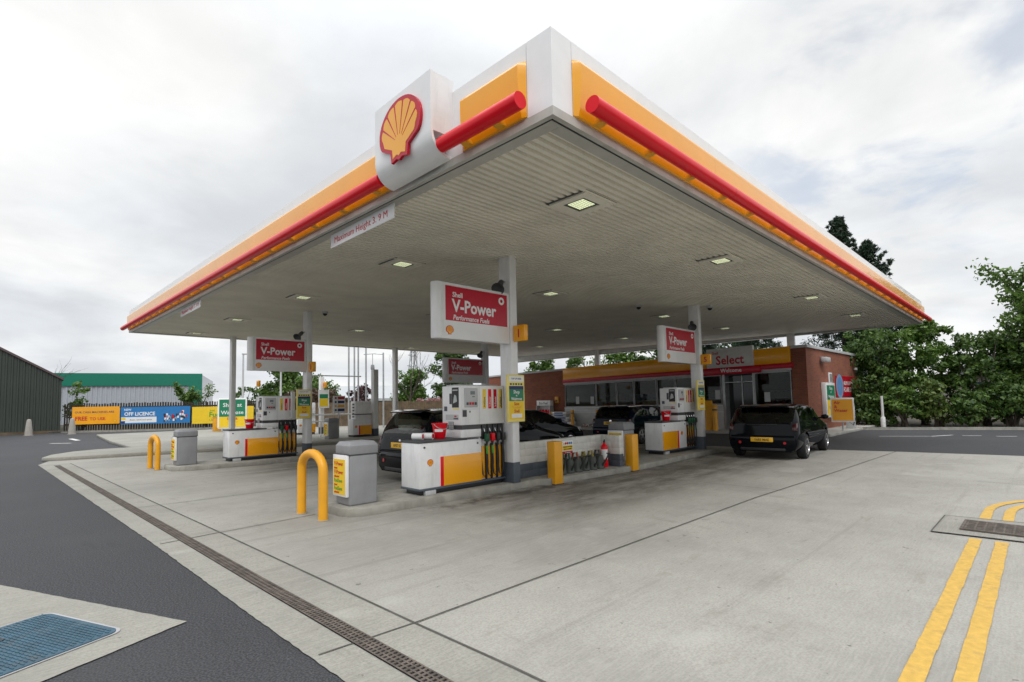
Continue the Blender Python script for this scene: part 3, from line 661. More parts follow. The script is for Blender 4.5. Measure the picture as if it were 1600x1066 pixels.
# ------------------------------------------------------------------ fuel pumps
def pump(u, v, lab, flip=False, long=1.28):
    t = thing('fuel_pump', lab, 'fuel pump', (u, v, .12), 0, 'white fuel pumps under the canopy')
    Lw = long; X1 = Lw + .56; xs = Lw - .44; D = .52
    MB().box(.06, X1 - .02, .05, D - .05, 0, .075).obj('plinth', black, t, bev=.01)
    MB().box(-.01, X1, -.01, D + .01, .075, .105).obj('base_rail', slate, t, bev=.006)
    MB().box(0, Lw, 0, D, .105, .815).obj('lower_cabinet', white, t, bev=.012)
    MB().box(-.012, xs + .12, -.012, D + .012, .815, .85).obj('cabinet_top', dgrey, t, bev=.01)
    if not flip: a0, r0, r1, b1 = .46, .40, .46, Lw
    else: a0, r0, r1, b1 = .004, .78, .85, .78
    if flip: MB().box(a0, b1, -.006, 0, .112, .58).obj('yellow_panel', yellow, t, bev=.003); MB().box(r0, r1, -.007, 0, .112, .58).obj('red_stripe', red, t, bev=.002)
    else: MB().box(a0, b1, -.006, 0, .112, .58).obj('yellow_panel', yellow, t, bev=.003); MB().box(r0, r1, -.007, 0, .112, .58).obj('red_stripe', red, t, bev=.002)
    e = MB(); ex = 1.02 if flip else .20; emblem(e, .115, lambda a, c, d: (ex + a, -d, .50 + c), .004); e.obj('scallop_emblem', [redtxt, yellow], t, smooth=0)
    for x_ in (.09, Lw - .09): MB().cyl((x_, .002, .745), (x_, -.008, .745), .016).obj('lock', black, t)
    # upper cabinet
    MB().box(xs, X1, .0, D, 1.06, 1.73).obj('upper_cabinet', white, t, bev=.012)
    MB().box(xs, Lw, .0, D, .85, .985).obj('meter_housing', white, t, bev=.008)
    MB().box(xs + .02, Lw, .012, D - .012, .985, 1.06).obj('dark_band', dgrey, t)
    MB().box(xs + .02, X1 - .06, .10, D - .1, 1.73, 1.75).obj('top_cap', lgrey, t, bev=.006)
    s = MB(); s.box(xs + .405, xs + .409, -.003, 0, 1.065, 1.725); s.box(xs + .01, xs + .40, -.003, 0, 1.325, 1.329); s.obj('panel_seams', lgrey, t, smooth=0)
    # display
    d_ = MB(); d_.box(xs + .07, xs + .36, -.018, 0, 1.36, 1.69, 0); d_.obj('display_bezel', lgrey, t, bev=.012)
    d2 = MB(); d2.box(xs + .10, xs + .33, -.022, -.018, 1.47, 1.66, 0); d2.box(xs + .19, xs + .29, -.024, -.022, 1.575, 1.635, 1)
    d2.box(xs + .23, xs + .285, -.024, -.022, 1.53, 1.55, 1)
    for k in range(4): d2.box(xs + .105 + k * .06, xs + .148 + k * .06, -.024, -.018, 1.40, 1.445, (2, 3, 3, 2)[k])
    d2.obj('display', [lgrey, screen, dgrey, redtxt], t, smooth=0)
    n = MB(); n.box(xs + .03, xs + .12, -.003, 0, 1.20, 1.315, 0); n.box(xs + .18, xs + .2, -.006, 0, 1.27, 1.30, 1); n.obj('notice', [dgrey, black], t, smooth=0)
    # product labels
    for k, mm in enumerate((yelltxt, red, redsign, yelltxt)):
        x0 = Lw + .045 + k * .128
        q = MB(); q.box(x0, x0 + .072, -.004, 0, 1.33, 1.67, 0)
        if k == 3: q.box(x0 + .05, x0 + .072, -.005, -.004, 1.33, 1.67, 1)
        pl = q.obj('product_label', [mm, black], t, smooth=0)
        x = MB(); m4 = Matrix(((0, -1, 0, x0 + .055), (0, 0, -1, -.0052), (1, 0, 0, 1.36), (0, 0, 0, 1)))
        x.text(('FuelSave', 'V-Power', 'V-Power', 'FuelSave')[k], .05, m4, bold=.015); x.obj('lettering', [navy if k in (0, 3) else white_clean], pl, smooth=0)
    # end-face posters (-u side)
    p = MB()
    p.box(xs - .005, xs, .06, .24, 1.36, 1.70, 0); p.box(xs - .006, xs, .25, .31, 1.42, 1.60, 1); p.box(xs - .005, xs, .38, .46, 1.30, 1.38, 2)
    p.box(xs - .0055, xs, .05, .22, 1.325, 1.35, 3); p.box(xs - .004, xs, .07, .42, 1.15, 1.24, 4)
    p.box(xs - .006, xs - .004, .08, .2, 1.16, 1.185, 2); p.box(xs - .006, xs - .004, .12, .18, 1.20, 1.225, 5)
    p.obj('end_poster', [black, dgrey, slate, paleyel, lgrey, redtxt], t, smooth=0)
    pm = MB(); pm.add([(xs - .0062, .10, 1.46), (xs - .0062, .19, 1.52), (xs - .0062, .17, 1.58), (xs - .0062, .12, 1.56), (xs - .0062, .21, 1.43)], [(0, 1, 2), (0, 2, 3), (0, 4, 1)]); pm.box(xs - .0065, xs - .005, .08, .22, 1.645, 1.665); pm.obj('poster_print', lgrey, t, smooth=0)
    kp = MB(); kp.box(xs - .008, xs, .20, .34, .99, 1.12, 0)
    for i in range(3):
        for j in range(4): kp.box(xs - .012, xs - .008, .215 + i * .04, .24 + i * .04, 1.0 + j * .03, 1.018 + j * .03, 1)
    kp.obj('keypad', [grey, lgrey], t, smooth=0)
    # nozzle side
    MB().box(Lw, X1 - .02, .06, D - .06, .105, 1.06).obj('hose_cabinet', white, t, bev=.006)
    for k in range(4):
        x0 = Lw + .02 + k * .128
        MB().box(x0, x0 + .112, .0, .055, .80, 1.055).obj('nozzle_boot', black, t, bev=.008)
        MB().box(x0 + .02, x0 + .095, .045, .058, .12, .68).obj('hose_panel', [yellow], t, bev=.002)
        MB().box(x0 + .098, x0 + .126, .02, .055, .11, .72).obj('divider', black, t, bev=.003)
        mm = (cangreen, red, black, black)[k] if not flip else (cangreen, cangreen, cangreen, black)[k]
        nz = MB(); xc = x0 + .056
        nz.tube([(xc - .01, .02, .98), (xc, -.02, .92), (xc + .005, -.045, .83), (xc + .008, -.05, .76), (xc + .004, -.045, .68)], [.012, .014, .030, .026, .018], 10)
        nz.tube([(xc + .035, -.05, .85), (xc + .05, -.03, .77), (xc + .025, -.04, .70)], .007, 6)
        nz.box(xc - .022, xc + .030, -.075, -.03, .78, .87); no = nz.obj('nozzle', [black], t, bev=.004)
        cvv = MB(); cvv.box(xc - .036, xc + .042, -.092, -.024, .765, .90); cvv.obj('nozzle_cover', [mm], no, bev=.012)
        MB().tube([(xc - .012, .025, 1.03), (xc - .008, -.015, .93)], .009, 8).obj('spout', chrome, no)
        h = MB(); pts = [(xc + .004, -.045, .69), (xc + .012, -.055, .55), (xc + .02, -.05, .40), (xc + .005, -.045, .26), (xc - .03, -.03, .15), (xc - .05, 0, .20), (xc - .052, .04, .45)]
        h.tube(pts, .0135, 8); h.obj('hose', black, t, smooth=60)
        if k < 2 or flip: MB().tube([(xc + .004, -.045, .70), (xc + .012, -.055, .55)], .019, 8).obj('hose_sleeve', greentxt if not flip else cangreen, t)
    MB().box(.10, .30, -.012, .05, .0, .07).obj('floor_plate', lgrey, t, bev=.004)
    return t
pump(4.71, 6.86, 'white fuel pump with red bucket on it, nearest the camera')
pump(4.44, 15.30, 'white fuel pump on the left island under the left hanging sign')
pump(12.26, 6.94, 'white fuel pump by the shop entrance, its red stripe right of the yellow panel', True)

def bucket(u, v, lab):
    t = thing('red_bucket', lab, 'bucket', (u, v, .972), 0, 'red window wash buckets on the pumps')
    MB().lathe([(.085, 0), (.092, .01), (.125, .235), (.135, .235), (.137, .255), (.122, .255), (.09, .02), (.0, .018)], 24).obj('pail', red, t, smooth=50)
    pts = [(math.cos(R(a)) * .132, -.10 * math.sin(R(a)) - .02, .245 - .09 * math.sin(R(a))) for a in range(0, 181, 15)]
    MB().tube(pts, .005, 6).obj('handle', lgrey, t)
    b = MB()
    for k in range(9):
        a0, a1 = R(225 + k * 8 - 36), R(225 + (k + 1) * 8 - 36); r0, r1 = .114, .119
        b.add([(r0 * math.cos(a0), r0 * math.sin(a0), .115), (r0 * math.cos(a1), r0 * math.sin(a1), .115), (r1 * math.cos(a1), r1 * math.sin(a1), .16), (r1 * math.cos(a0), r1 * math.sin(a0), .16)], [(0, 1, 2, 3)])
    b.obj('white_label', white_clean, t)
bucket(5.28, 7.10, 'red plastic bucket standing on the nearest pump'); bucket(5.02, 15.52, 'red plastic bucket standing on the left pump'); bucket(12.86, 7.16, 'red plastic bucket standing on the pump by the shop entrance')
for k, (a, b) in enumerate(((4.90, 7.18), (5.04, 7.10))):
    t = thing('paper_roll', ('red rimmed white paper roll left on the nearest pump, left of the pair', 'white paper roll with red end next to the red bucket')[k], 'paper roll', (a, b, .97), R(30))
    MB().cyl((0, -.09, .055), (0, .09, .055), .055, n=20).obj('roll', white_clean, t); MB().cyl((0, -.094, .055), (0, -.088, .055), .038, n=16).obj('core', redsign, t)

# ------------------------------------------------------------------ bins, hoops, posts
def bin_(u, v, lab, rz=0, s='front'):
    t = thing('litter_bin', lab, 'litter bin', (u, v, .12), rz, 'grey litter bins at the island ends')
    MB().box(0, .45, 0, .42, 0, .72).obj('bin_body', grey, t, bev=.03, seg=3)
    h = MB(); h.hexa([(-.005, -.005, .725), (.455, -.005, .725), (.455, .425, .725), (-.005, .425, .725)], [(-.005, -.005, .85), (.455, -.005, .85), (.455, .425, .85), (-.005, .425, .85)])
    h.hexa([(-.005, -.005, .85), (.455, -.005, .85), (.455, .425, .85), (-.005, .425, .85)], [(.03, .04, .905), (.42, .04, .905), (.42, .38, .905), (.03, .38, .905)]); h.obj('lid', grey, t, bev=.012)
    MB().box(-.03, .46, -.004, .426, .718, .727).obj('lid_gap', dgrey, t)
    MB().box(-.05, -.005, .005, .415, .13, .72).obj('sign_frame', white_clean, t, bev=.008)
    MB().box(-.054, -.05, .035, .385, .16, .66).obj('yellow_sign', yelltxt, t)
    x = MB()
    for i, (q, sz, mi) in enumerate((('V-Power', .08, 0), ('diesel', .045, 0), ('V-Power', .08, 0), ('unleaded', .045, 0), ('FuelSave', .075, 1), ('diesel', .045, 0), ('FuelSave', .075, 1), ('unleaded', .045, 0))):
        x.text(q, sz, face_u(-.0555, .36, (.57, .52, .45, .40, .33, .28, .22, .175)[i]), mi, bold=.012, width=.95)
    x.obj('lettering', [redtxt, greentxt], t, smooth=0)
bin_(3.60, 6.98, 'grey litter bin with yellow sign at the nearest island end, beside the tall yellow hoop')
bin_(3.28, 15.42, 'grey litter bin with yellow sign in front of the left pump')
bin_(10.45, 6.92, 'grey litter bin rising behind the white block wall')
bin_(10.33, 21.9, 'small grey litter bin on the rear slab, seen above the nearest bin')
def hoop(u, v, dv, h, lab, du=0):
    t = thing('yellow_hoop_barrier', lab, 'hoop barrier', (u, v, 0), math.atan2(dv, du) if du else R(90), 'yellow tubular hoop barriers')
    pts = [(0, 0, 0), (0, 0, h * .35), (0, 0, h - .26)]; w = math.hypot(dv, du)
    for k in range(1, 12): a = R(180 - k * 15); pts.append((w / 2 + w / 2 * math.cos(a), 0, h - .26 + .26 * math.sin(a) * .84))
    pts += [(w, 0, h - .26), (w, 0, h * .35), (w, 0, 0)]
    MB().tube(pts, .062, 18).obj('tube', yellowp, t, smooth=60)
    for x in (0, w): MB().lathe([(.085, .0), (.085, .012), (.064, .016)], 18, (x, 0, 0)).obj('base_collar', conc_k, t)
hoop(3.19, 6.93, .70, .93, 'tall yellow tubular hoop barrier in front of the nearest litter bin')
hoop(2.97, 15.98, .56, .88, 'yellow tubular hoop barrier in front of the left litter bin', du=-.06)
def post(u, v, lab):
    t = thing('guard_post', lab, 'guard post', (u, v, 0), R(-3), 'square yellow guard posts'); MB().box(0, .22, 0, .2, 0, .80).obj('post', yellowp, t, bev=.012)
    MB().box(-.006, .226, -.006, .206, -.002, .02).obj('foot', dgrey, t)
post(7.40, 6.42, 'square yellow guard post beside the column of the nearest pump'); post(9.83, 6.30, 'square yellow guard post at the far end of the white block wall')
# block wall with courses
wl = thing('block_wall', 'low white painted block wall with slate blue foot between the guard posts', 'wall', (0, 0, 0))
b = MB()
for r_ in range(5):
    z0 = .12 + r_ * .135; o = .2 * (r_ % 2)
    x = 6.74 - o
    while x < 9.72:
        a0 = max(x, 6.74); a1 = min(x + .40, 9.72)
        if a1 > a0 + .02: b.box(a0, a1 - .006, 6.94, 7.08, z0, z0 + .129, 0 if r_ >= 2 else 1)
        x += .40
    y = 6.42 + (.1 if r_ % 2 else 0)
    for y0, y1 in ((6.46, 6.70), (6.70, 6.935)) if r_ % 2 else ((6.46, 6.82), (6.82, 6.935)):
        b.box(9.58, 9.72, y0, y1 - .006, z0, z0 + .129, 0 if r_ >= 2 else 1)
b.obj('blocks', [blockw, slate], wl, bev=.006)
c = MB(); c.box(6.74, 9.715, 6.945, 7.07, .388, .79); c.box(9.585, 9.715, 6.465, 6.945, .388, .785); c.box(6.74, 9.715, 6.945, 7.07, .12, .388, 1); c.box(9.585, 9.715, 6.465, 6.945, .12, .388, 1); c.obj('mortar', [blockw, slate], wl, smooth=0)
# safety notice
t = thing('safety_notice', 'safety poster with yellow, red and blue bands on the white block wall', 'safety sign', (8.22, 6.936, .34))
n = MB(); n.box(0, .36, -.006, 0, 0, .40, 0); n.box(.02, .34, -.008, -.006, .20, .30, 1); n.box(.02, .34, -.008, -.006, .125, .185, 2); n.box(.02, .34, -.008, -.006, .07, .115, 2); n.box(.02, .34, -.008, -.006, .015, .06, 3)
for k in range(5):
    if k == 0: n.prism([(.03, .32), (.085, .32), (.0575, .37)], .006, .009, lambda x, y, z: (x, -z, y), 1)
    else: n.lathe([(.026, .006), (.026, .009)], 14, (.06 + k * .06, 0, .345), (2, 2, 2, 3, 3)[k], fn=lambda x, y, z: (x, -z, y))
n.obj('panel', [white_clean, yelltxt, redtxt, blue], t, smooth=0)
x = MB()
for q, z, mi in (('WARNING PETROLEUM', .262, 1), ('HIGHLY FLAMMABLE', .218, 1), ('NO SMOKING', .142, 0), ('SWITCH OFF ENGINE', .08, 0), ('NO MOBILE PHONES', .027, 0)): x.text(q, .032, face_v(.18, -.0095, z), mi, align='CENTER', bold=.01, width=.85)
x.obj('lettering', [white_clean, black], t, smooth=0)
# extinguisher
t = thing('fire_extinguisher', 'red fire extinguisher with white label standing by the white block wall', 'fire extinguisher', (9.38, 6.72, .12), R(-50))
MB().lathe([(.07, 0), (.078, .015), (.078, .40), (.065, .46), (.03, .49), (.025, .52)], 20).obj('cylinder', red, t, smooth=50)
lb = MB()
for k in range(8):
    a0, a1 = R(215 + k * 14), R(215 + (k + 1) * 14); r_ = .0795; lb.add([(r_ * math.cos(a0), r_ * math.sin(a0), .17), (r_ * math.cos(a1), r_ * math.sin(a1), .17), (r_ * math.cos(a1), r_ * math.sin(a1), .38), (r_ * math.cos(a0), r_ * math.sin(a0), .38)], [(0, 1, 2, 3)])
lb.obj('label', white_clean, t)
h = MB(); h.box(-.02, .02, -.02, .02, .52, .56); h.hexa([(-.012, .02, .55), (.012, .02, .55), (.012, -.14, .57), (-.012, -.14, .57)], [(-.012, .02, .57), (.012, .02, .57), (.012, -.14, .60), (-.012, -.14, .60)]); h.obj('valve_handle', black, t)
MB().tube([(0, .02, .53), (0, .10, .54), (0, .15, .46), (0, .14, .30), (0, .10, .18)], .013, 8).obj('hose', black, t, smooth=60)
# watering cans
def can(u, v, mat, lab, rz):
    t = thing('watering_can', lab, 'watering can', (u, v, .12), rz, 'row of watering cans by the block wall'); t.scale = (1.38, 1.38, 1.2)
    MB().lathe([(.085, 0), (.088, .012), (.08, .02), (.072, .17), (.06, .21), (.06, .225), (.05, .225), (.05, .20)], 16).obj('can_body', cangrey, t, smooth=50)
    MB().tube([(.06, 0, .05), (.13, 0, .14), (.19, 0, .25)], [.022, .014, .011], 8).obj('spout', cangrey, t)
    MB().lathe([(.011, 0), (.034, .03), (.034, .034)], 12, (.19, 0, .25)).obj('rose', cangrey, t)
    MB().tube([(.03, 0, .22), (.0, 0, .32), (-.07, 0, .31), (-.10, 0, .20), (-.078, 0, .09)], .017, 8).obj('handle', mat, t, smooth=60)
cm = [(cangrey, 'grey watering can at the near end of the row by the block wall'), (cangreen, 'grey watering can with dark green handle, second of the row by the block wall'), (canorange, 'grey watering can with rusty orange handle in the middle of the row'), (canyellow, 'grey watering can with olive handle right of the orange handled one'), (canyellow, 'grey watering can with olive handle, second from the extinguisher'), (cangrey, 'grey watering can next to the fire extinguisher')]
for k, (m_, lab) in enumerate(cm): can(7.95 + k * .235, 6.74 - k * .012, m_, lab, R(-120 + 12 * (k % 3)))
tag(MB().lathe([(.10, 0), (.13, .03), (.14, .14), (.11, .20), (.06, .22)], 14, (0, 0, .30)).obj('coiled_hose', cangrey, None, loc=(7.92, 6.80, .05)), 'dark bundle of coiled hose behind the first watering can', 'hose')

# ------------------------------------------------------------------ cars
def car(name, lab, paint, loc, rz, L=4.05, W=1.70, H=1.42, style='hatch', plate='Y683 MAE', openhatch=False):
    t = thing(name, lab, 'car', loc, rz, 'dark cars on the forecourt'); k = L / 4.05; hh = H / 1.42; w = W / 2
    if style == 'estate': st = [(0, .62, .88), (.04, .95, .965), (.20, 1.27, .97), (.33, 1.38, .97), (1.25, 1.42, .95), (1.32, 1.42, .95), (2.05, 1.41, .93), (2.12, 1.405, .93), (2.50, 1.33, .92), (3.12, .955, .90), (3.7, .83, .80), (3.98, .70, .68), (4.05, .52, .50)]
    else: st = [(0, .60, .86), (.04, .94, .965), (.24, 1.24, .965), (.38, 1.355, .965), (1.22, 1.415, .95), (1.30, 1.42, .95), (1.98, 1.40, .93), (2.05, 1.395, .93), (2.42, 1.31, .92), (3.08, .955, .90), (3.68, .83, .80), (3.98, .70, .68), (4.05, .52, .50)]
    wid = [.90, .95, .985, .99, 1, 1, 1, 1, 1, .99, .96, .90, .80]
    rings = []
    for (x, zt, zb), f in zip(st, wid):
        zt *= hh; ww = w * f; bl = min(zb, zt - .02)
        cab = zt > 1.1 * hh
        wr = ww * (.80 if cab else (.84 if zt > .88 else .86))
        r = [(0, .20), (ww * .82, .20), (ww * .97, .30), (ww, .52 if zt > .6 else zt * .75), (ww * .985, min(.74, zt - .05)), (ww * .955, bl - .02 if cab else min(bl, zt - .03))]
        r += [(wr + .02, zt - .075 if cab else zt - .022), (wr * .86, zt - .018 if cab else zt - .008), (0, zt)]
        if not cab: r[5] = (ww * .93, zt - .05)
        rings.append([(x * k, y, z) for y, z in r])
    n = 9; v = []; idx = {}
    for i, r in enumerate(rings):
        for j, p in enumerate(r):
            idx[i, j, 0] = len(v); v.append(p)
            if p[1] > 1e-6: idx[i, j, 1] = len(v); v.append((p[0], -p[1], p[2]))
            else: idx[i, j, 1] = idx[i, j, 0]
    f = []; mi = []
    ns = len(rings)
    for i in range(ns - 1):
        for j in range(n - 1):
            for sd in (0, 1):
                a, b, c, d = idx[i, j, sd], idx[i + 1, j, sd], idx[i + 1, j + 1, sd], idx[i, j + 1, sd]
                f.append((a, b, c, d) if sd == 0 else (d, c, b, a))
                m = 0
                if j == 5 and 3 <= i <= 7 and i not in (4, 6): m = 1
                if j == 5 and i == 8: m = 1
                if j in (6, 7) and i == 8: m = 2
                if j in (6, 7) and i in ((1, 2)): m = 3
                if j == 0: m = 4
                mi.append(m)
    for i in (0, ns - 1):
        ring = [idx[i, j, 0] for j in range(n)] + [idx[i, j, 1] for j in range(n - 2, 0, -1)]
        for q in range(1, n - 1):
            pass
        f.append(tuple(ring) if i else tuple(reversed(ring))); mi.append(0)
    me = bpy.data.meshes.new('cage'); me.from_pydata(v, [], f)
    for q in range(5): me.materials.append(paint)
    me.polygons.foreach_set('material_index', mi)
    cr = me.attributes.new('crease_edge', 'FLOAT', 'EDGE')
    fm = {}
    for p in me.polygons:
        for ek in p.edge_keys: fm.setdefault(ek, set()).add(p.material_index)
    for e in me.edges:
        if len(fm.get(tuple(sorted(e.vertices)), {0})) > 1: cr.data[e.index].value = .55
    o = bpy.data.objects.new('tmp', me); COL.objects.link(o)
    md = o.modifiers.new('s', 'SUBSURF'); md.levels = 3; md.render_levels = 3
    cut = []
    for wx in (.72 * k, 3.22 * k):
        for s in (-1, 1):
            cm_ = bpy.data.meshes.new('cut'); cb_ = MB().cyl((wx, s * (w - .30), .315), (wx, s * (w + .2), .315), .35, n=36)
            cm_.from_pydata(cb_.v, [], cb_.f)
            for q in range(5): cm_.materials.append(paint)
            cm_.polygons.foreach_set('material_index', [4] * len(cb_.f))
            cb2 = bmesh.new(); cb2.from_mesh(cm_); bmesh.ops.recalc_face_normals(cb2, faces=cb2.faces); cb2.to_mesh(cm_); cb2.free()
            co_ = bpy.data.objects.new('cut', cm_); COL.objects.link(co_); cut.append(co_)
            bmod = o.modifiers.new('b', 'BOOLEAN'); bmod.operation = 'DIFFERENCE'; bmod.solver = 'EXACT'; bmod.object = co_
    bpy.context.view_layer.update()
    ev = bpy.data.meshes.new_from_object(o.evaluated_get(bpy.context.evaluated_depsgraph_get())); bpy.data.objects.remove(o)
    for q in cut: bpy.data.objects.remove(q)
    for pid, pn, mt in ((0, 'body', paint), (1, 'side_window', glass_car), (2, 'windscreen', glass_car), (3, 'rear_window', glass_car), (4, 'underbody', black)):
        for sd in ((0, 1) if pid == 1 else (None,)):
            mb = MB(); used = {}
            for p in ev.polygons:
                if p.material_index != pid: continue
                if sd is not None and ((p.center.y > 0) != (sd == 0)): continue
                q = []
                for vi in p.vertices:
                    if vi not in used: used[vi] = len(mb.v); mb.v.append(tuple(ev.vertices[vi].co))
                    q.append(used[vi])
                mb.f.append(tuple(q)); mb.m.append(0)
            if mb.f: mb.obj(pn, mt, t, smooth=45)
    # wheels
    for wx in (.72 * k, 3.22 * k):
        for s in (-1, 1):
            wy = s * (w * .985 - .125)
            tm = MB(); tm.lathe([(.19, -.09), (.285, -.095), (.305, -.07), (.305, .07), (.285, .105), (.20, .10)], 32, (wx, wy + s * .02, .305), fn=lambda x, y, z: (x, z * s, y))
            to = tm.obj('wheel', rubber, t, smooth=40)
            rm = MB(); yf = s * .118
            rm.lathe([(.205, .06), (.205, .11), (.185, .112), (.175, .08)], 28, (wx, wy + s * .02, .305), fn=lambda x, y, z: (x, z * s, y))
            for q in range(5):
                a = R(q * 72 + 20); ca, sa = math.cos(a), math.sin(a)
                P = lambda rr_, tt: (wx + rr_ * ca - tt * sa, .305 + rr_ * sa + tt * ca)
                pts = [P(.03, -.04), P(.18, -.022), P(.18, .022), P(.03, .04)]
                rm.prism(pts, .088, .108, lambda x, z, y: (x, wy + s * .02 + s * y, z))
            rm.lathe([(.05, .08), (.05, .115), (.02, .118)], 14, (wx, wy + s * .02, .305), fn=lambda x, y, z: (x, z * s, y))
            rm.obj('rim', chrome, to, smooth=40)
    sm_ = M('seat_fabric', (.03, .032, .035), .8, var=.2)
    for sx, ys in ((2.02, (-.36, .36)), (1.05, (-.42, .42))):
        for y in ys:
            q = MB(); q.hexa([(sx * k, y - .24, .42), (sx * k + .5, y - .24, .42), (sx * k + .5, y + .24, .42), (sx * k, y + .24, .42)], [(sx * k, y - .24, .58), (sx * k + .5, y - .23, .60), (sx * k + .5, y + .23, .60), (sx * k, y + .24, .58)])
            q.hexa([(sx * k - .02, y - .24, .5), (sx * k + .13, y - .24, .5), (sx * k + .13, y + .24, .5), (sx * k - .02, y + .24, .5)], [(sx * k - .19, y - .20, 1.06), (sx * k - .09, y - .20, 1.06), (sx * k - .09, y + .20, 1.06), (sx * k - .19, y + .20, 1.06)])
            q.box(sx * k - .20, sx * k - .11, y - .13, y + .13, 1.09, 1.24); q.obj('seat', sm_, t, bev=.03)
    MB().box(2.72 * k, 3.05 * k, -w * .8, w * .8, .70, .92).obj('dashboard', black, t, bev=.04)
    MB().tube([(2.60 * k + .04 * math.sin(R(a)), .36 + .17 * math.cos(R(a)), .92 + .16 * math.sin(R(a))) for a in range(0, 361, 24)], .014, 6).obj('steering_wheel', black, t, smooth=60)
    MB().box(.1, 3.2 * k, -w * .85, w * .85, .26, .40).obj('floor_pan', black, t)
    # rear details
    b = MB(); b.prism([(-.022, .36), (.02, .24), (.10, .22), (.10, .60), (-.012, .60), (-.03, .52)], -w * .86, w * .86, lambda x, z, y: (x, y, z)); b.obj('rear_bumper', paint, t, bev=.02, seg=3)
    lo = MB(); lo.box(-.012, .05, -w * .6, w * .6, .225, .29); lo.obj('bumper_insert', black, t, bev=.01)
    pz = .44 if style == 'hatch' else .68
    px = -.040 if style == 'hatch' else -.018
    MB().box(px, px + .05, -.26, .26, pz, pz + .112).obj('number_plate', plate_y, t, bev=.004)
    x = MB(); x.text(plate, .085, face_u(px - .0012, .0, pz + .025), bold=.012, align='CENTER', width=.95); x.obj('plate_lettering', black, t, smooth=0)
    for s in (-1, 1):
        y0 = s * w * .93
        l = MB(); l.hexa([(.01, y0 - s * .02, .72), (.01, y0 - s * .13, .72), (.08, y0 - s * .13, .72), (.22, y0 + s * .015, .72)], [(.045, y0 - s * .03, .90), (.045, y0 - s * .11, .885), (.10, y0 - s * .11, .885), (.22, y0 - s * .005, .90)])
        l.obj('tail_lamp', redlamp, t, bev=.012)
        MB().lathe([(.035, -.034), (.035, -.028)], 14, (-.002, s * .52, .42), fn=lambda a, c, d: (d, a, c)).obj('fog_lamp', foglamp, t)
        hl = MB(); hl.hexa([(3.98 * k, s * w * .86, .60), (4.03 * k, s * w * .50, .58), (3.9 * k, s * w * .50, .58), (3.72 * k, s * w * .955, .62)], [(3.90 * k, s * w * .84, .74), (3.97 * k, s * w * .52, .70), (3.8 * k, s * w * .52, .72), (3.62 * k, s * w * .925, .76)])
        hl.obj('headlight', clearlamp, t, bev=.015)
        m = MB(); m.lathe([(.03, -.05), (.075, -.03), (.08, .03), (.05, .05)], 12, (2.62 * k, s * (w + .07), .98), fn=lambda a, c, d: (d * .8, a * 1.2, c * .85)); m.box(2.60 * k, 2.64 * k, min(s * w * .9, s * (w + .06)), max(s * w * .9, s * (w + .06)), .93, .97)
        m.obj('wing_mirror', paint, t, smooth=50)
        d = MB(); d.box(.9 * k, 3.0 * k, s * w * .998 - .006, s * w * .998 + .006, .50, .535); d.obj('rubbing_strip', black, t, bev=.003)
        for hx in ((1.75,) if style == 'hatch' else (1.2, 2.0)):
            MB().box(hx * k - .09, hx * k + .07, s * w * .985 - .02, s * w * .985 + .02, .80, .825).obj('door_handle', black, t, bev=.006)
    if name != 'black_hatchback': MB().lathe([(.055, -.006), (.055, .004), (.03, .008)], 18, (.03, 0, .80), fn=lambda a, c, d: (-d, a, c)).obj('badge', chrome, t)
    MB().tube([(.06, .05, .93), (.20, -.10, 1.03), (.27, -.22, 1.10)], .009, 6).obj('rear_wiper', black, t)
    MB().box(.012, .06, -.35, .35, .855, .875).obj('tailgate_lip', black, t, bev=.004)
    sp2 = MB(); xr = .36 if style == 'hatch' else .31; sp2.hexa([(xr - .17, -w * .66, H - .085), (xr + .05, -w * .68, H - .045), (xr + .05, w * .68, H - .045), (xr - .17, w * .66, H - .085)], [(xr - .16, -w * .66, H - .06), (xr + .06, -w * .68, H - .02), (xr + .06, w * .68, H - .02), (xr - .16, w * .66, H - .06)]); sp2.obj('roof_spoiler', paint, t, bev=.01)
    MB().box(xr - .172, xr - .16, -.16, .16, H - .082, H - .066).obj('brake_lamp', redlamp, t)
    MB().tube([(2.2 * k, .25, H - .02), (2.1 * k, .25, H + .16)], [.008, .003], 6).obj('aerial', black, t)
    if openhatch:
        g = MB(); g.prism([(.55, H - .02), (.20, H + .26), (-.22, H + .42), (-.38, H + .40), (-.40, H + .34), (-.20, H + .34), (.18, H + .18), (.52, H - .06)], -w * .74, w * .74, lambda x, z, y: (x, y, z)); g.obj('raised_tailgate', paint, t, bev=.02)
        gw = MB(); gw.hexa([(.42, -w * .6, H + .115), (.42, w * .6, H + .115), (-.1, w * .6, H + .385), (-.1, -w * .6, H + .385)], [(.42, -w * .6, H + .12), (.42, w * .6, H + .12), (-.1, w * .6, H + .39), (-.1, -w * .6, H + .39)]); gw.obj('tailgate_glass', glass_car, t)
        MB().tube([(.25, w * .68, 1.0), (.0, w * .68, H + .30)], .012, 6).obj('gas_strut', black, t)
    bpy.data.meshes.remove(ev)
    return t
car('black_hatchback', 'black three door hatchback with yellow plate parked outside the shop entrance', carblack, (13.62, 4.98, .004), R(4.8), 4.0, 1.74, 1.38)
car('estate_car', 'black estate car fuelling behind the nearest pump', carblack, (5.70, 9.02, .004), R(0), 4.35, 1.74, 1.46, 'estate', 'AF07 KLT')
car('parked_hatchback', 'black hatchback with raised tailgate, nose to the brick wall of the shop', carblack, (9.35, 11.1, .004), R(-1), 4.0, 1.70, 1.36, 'hatch', 'KX05 RDU', True)
car('blue_hatchback', 'dark blue hatchback with round silver badge seen over the block wall', carblue, (15.45, 10.78, .004), R(0), 4.05, 1.72, 1.38, 'estate', 'YB06 OPL')

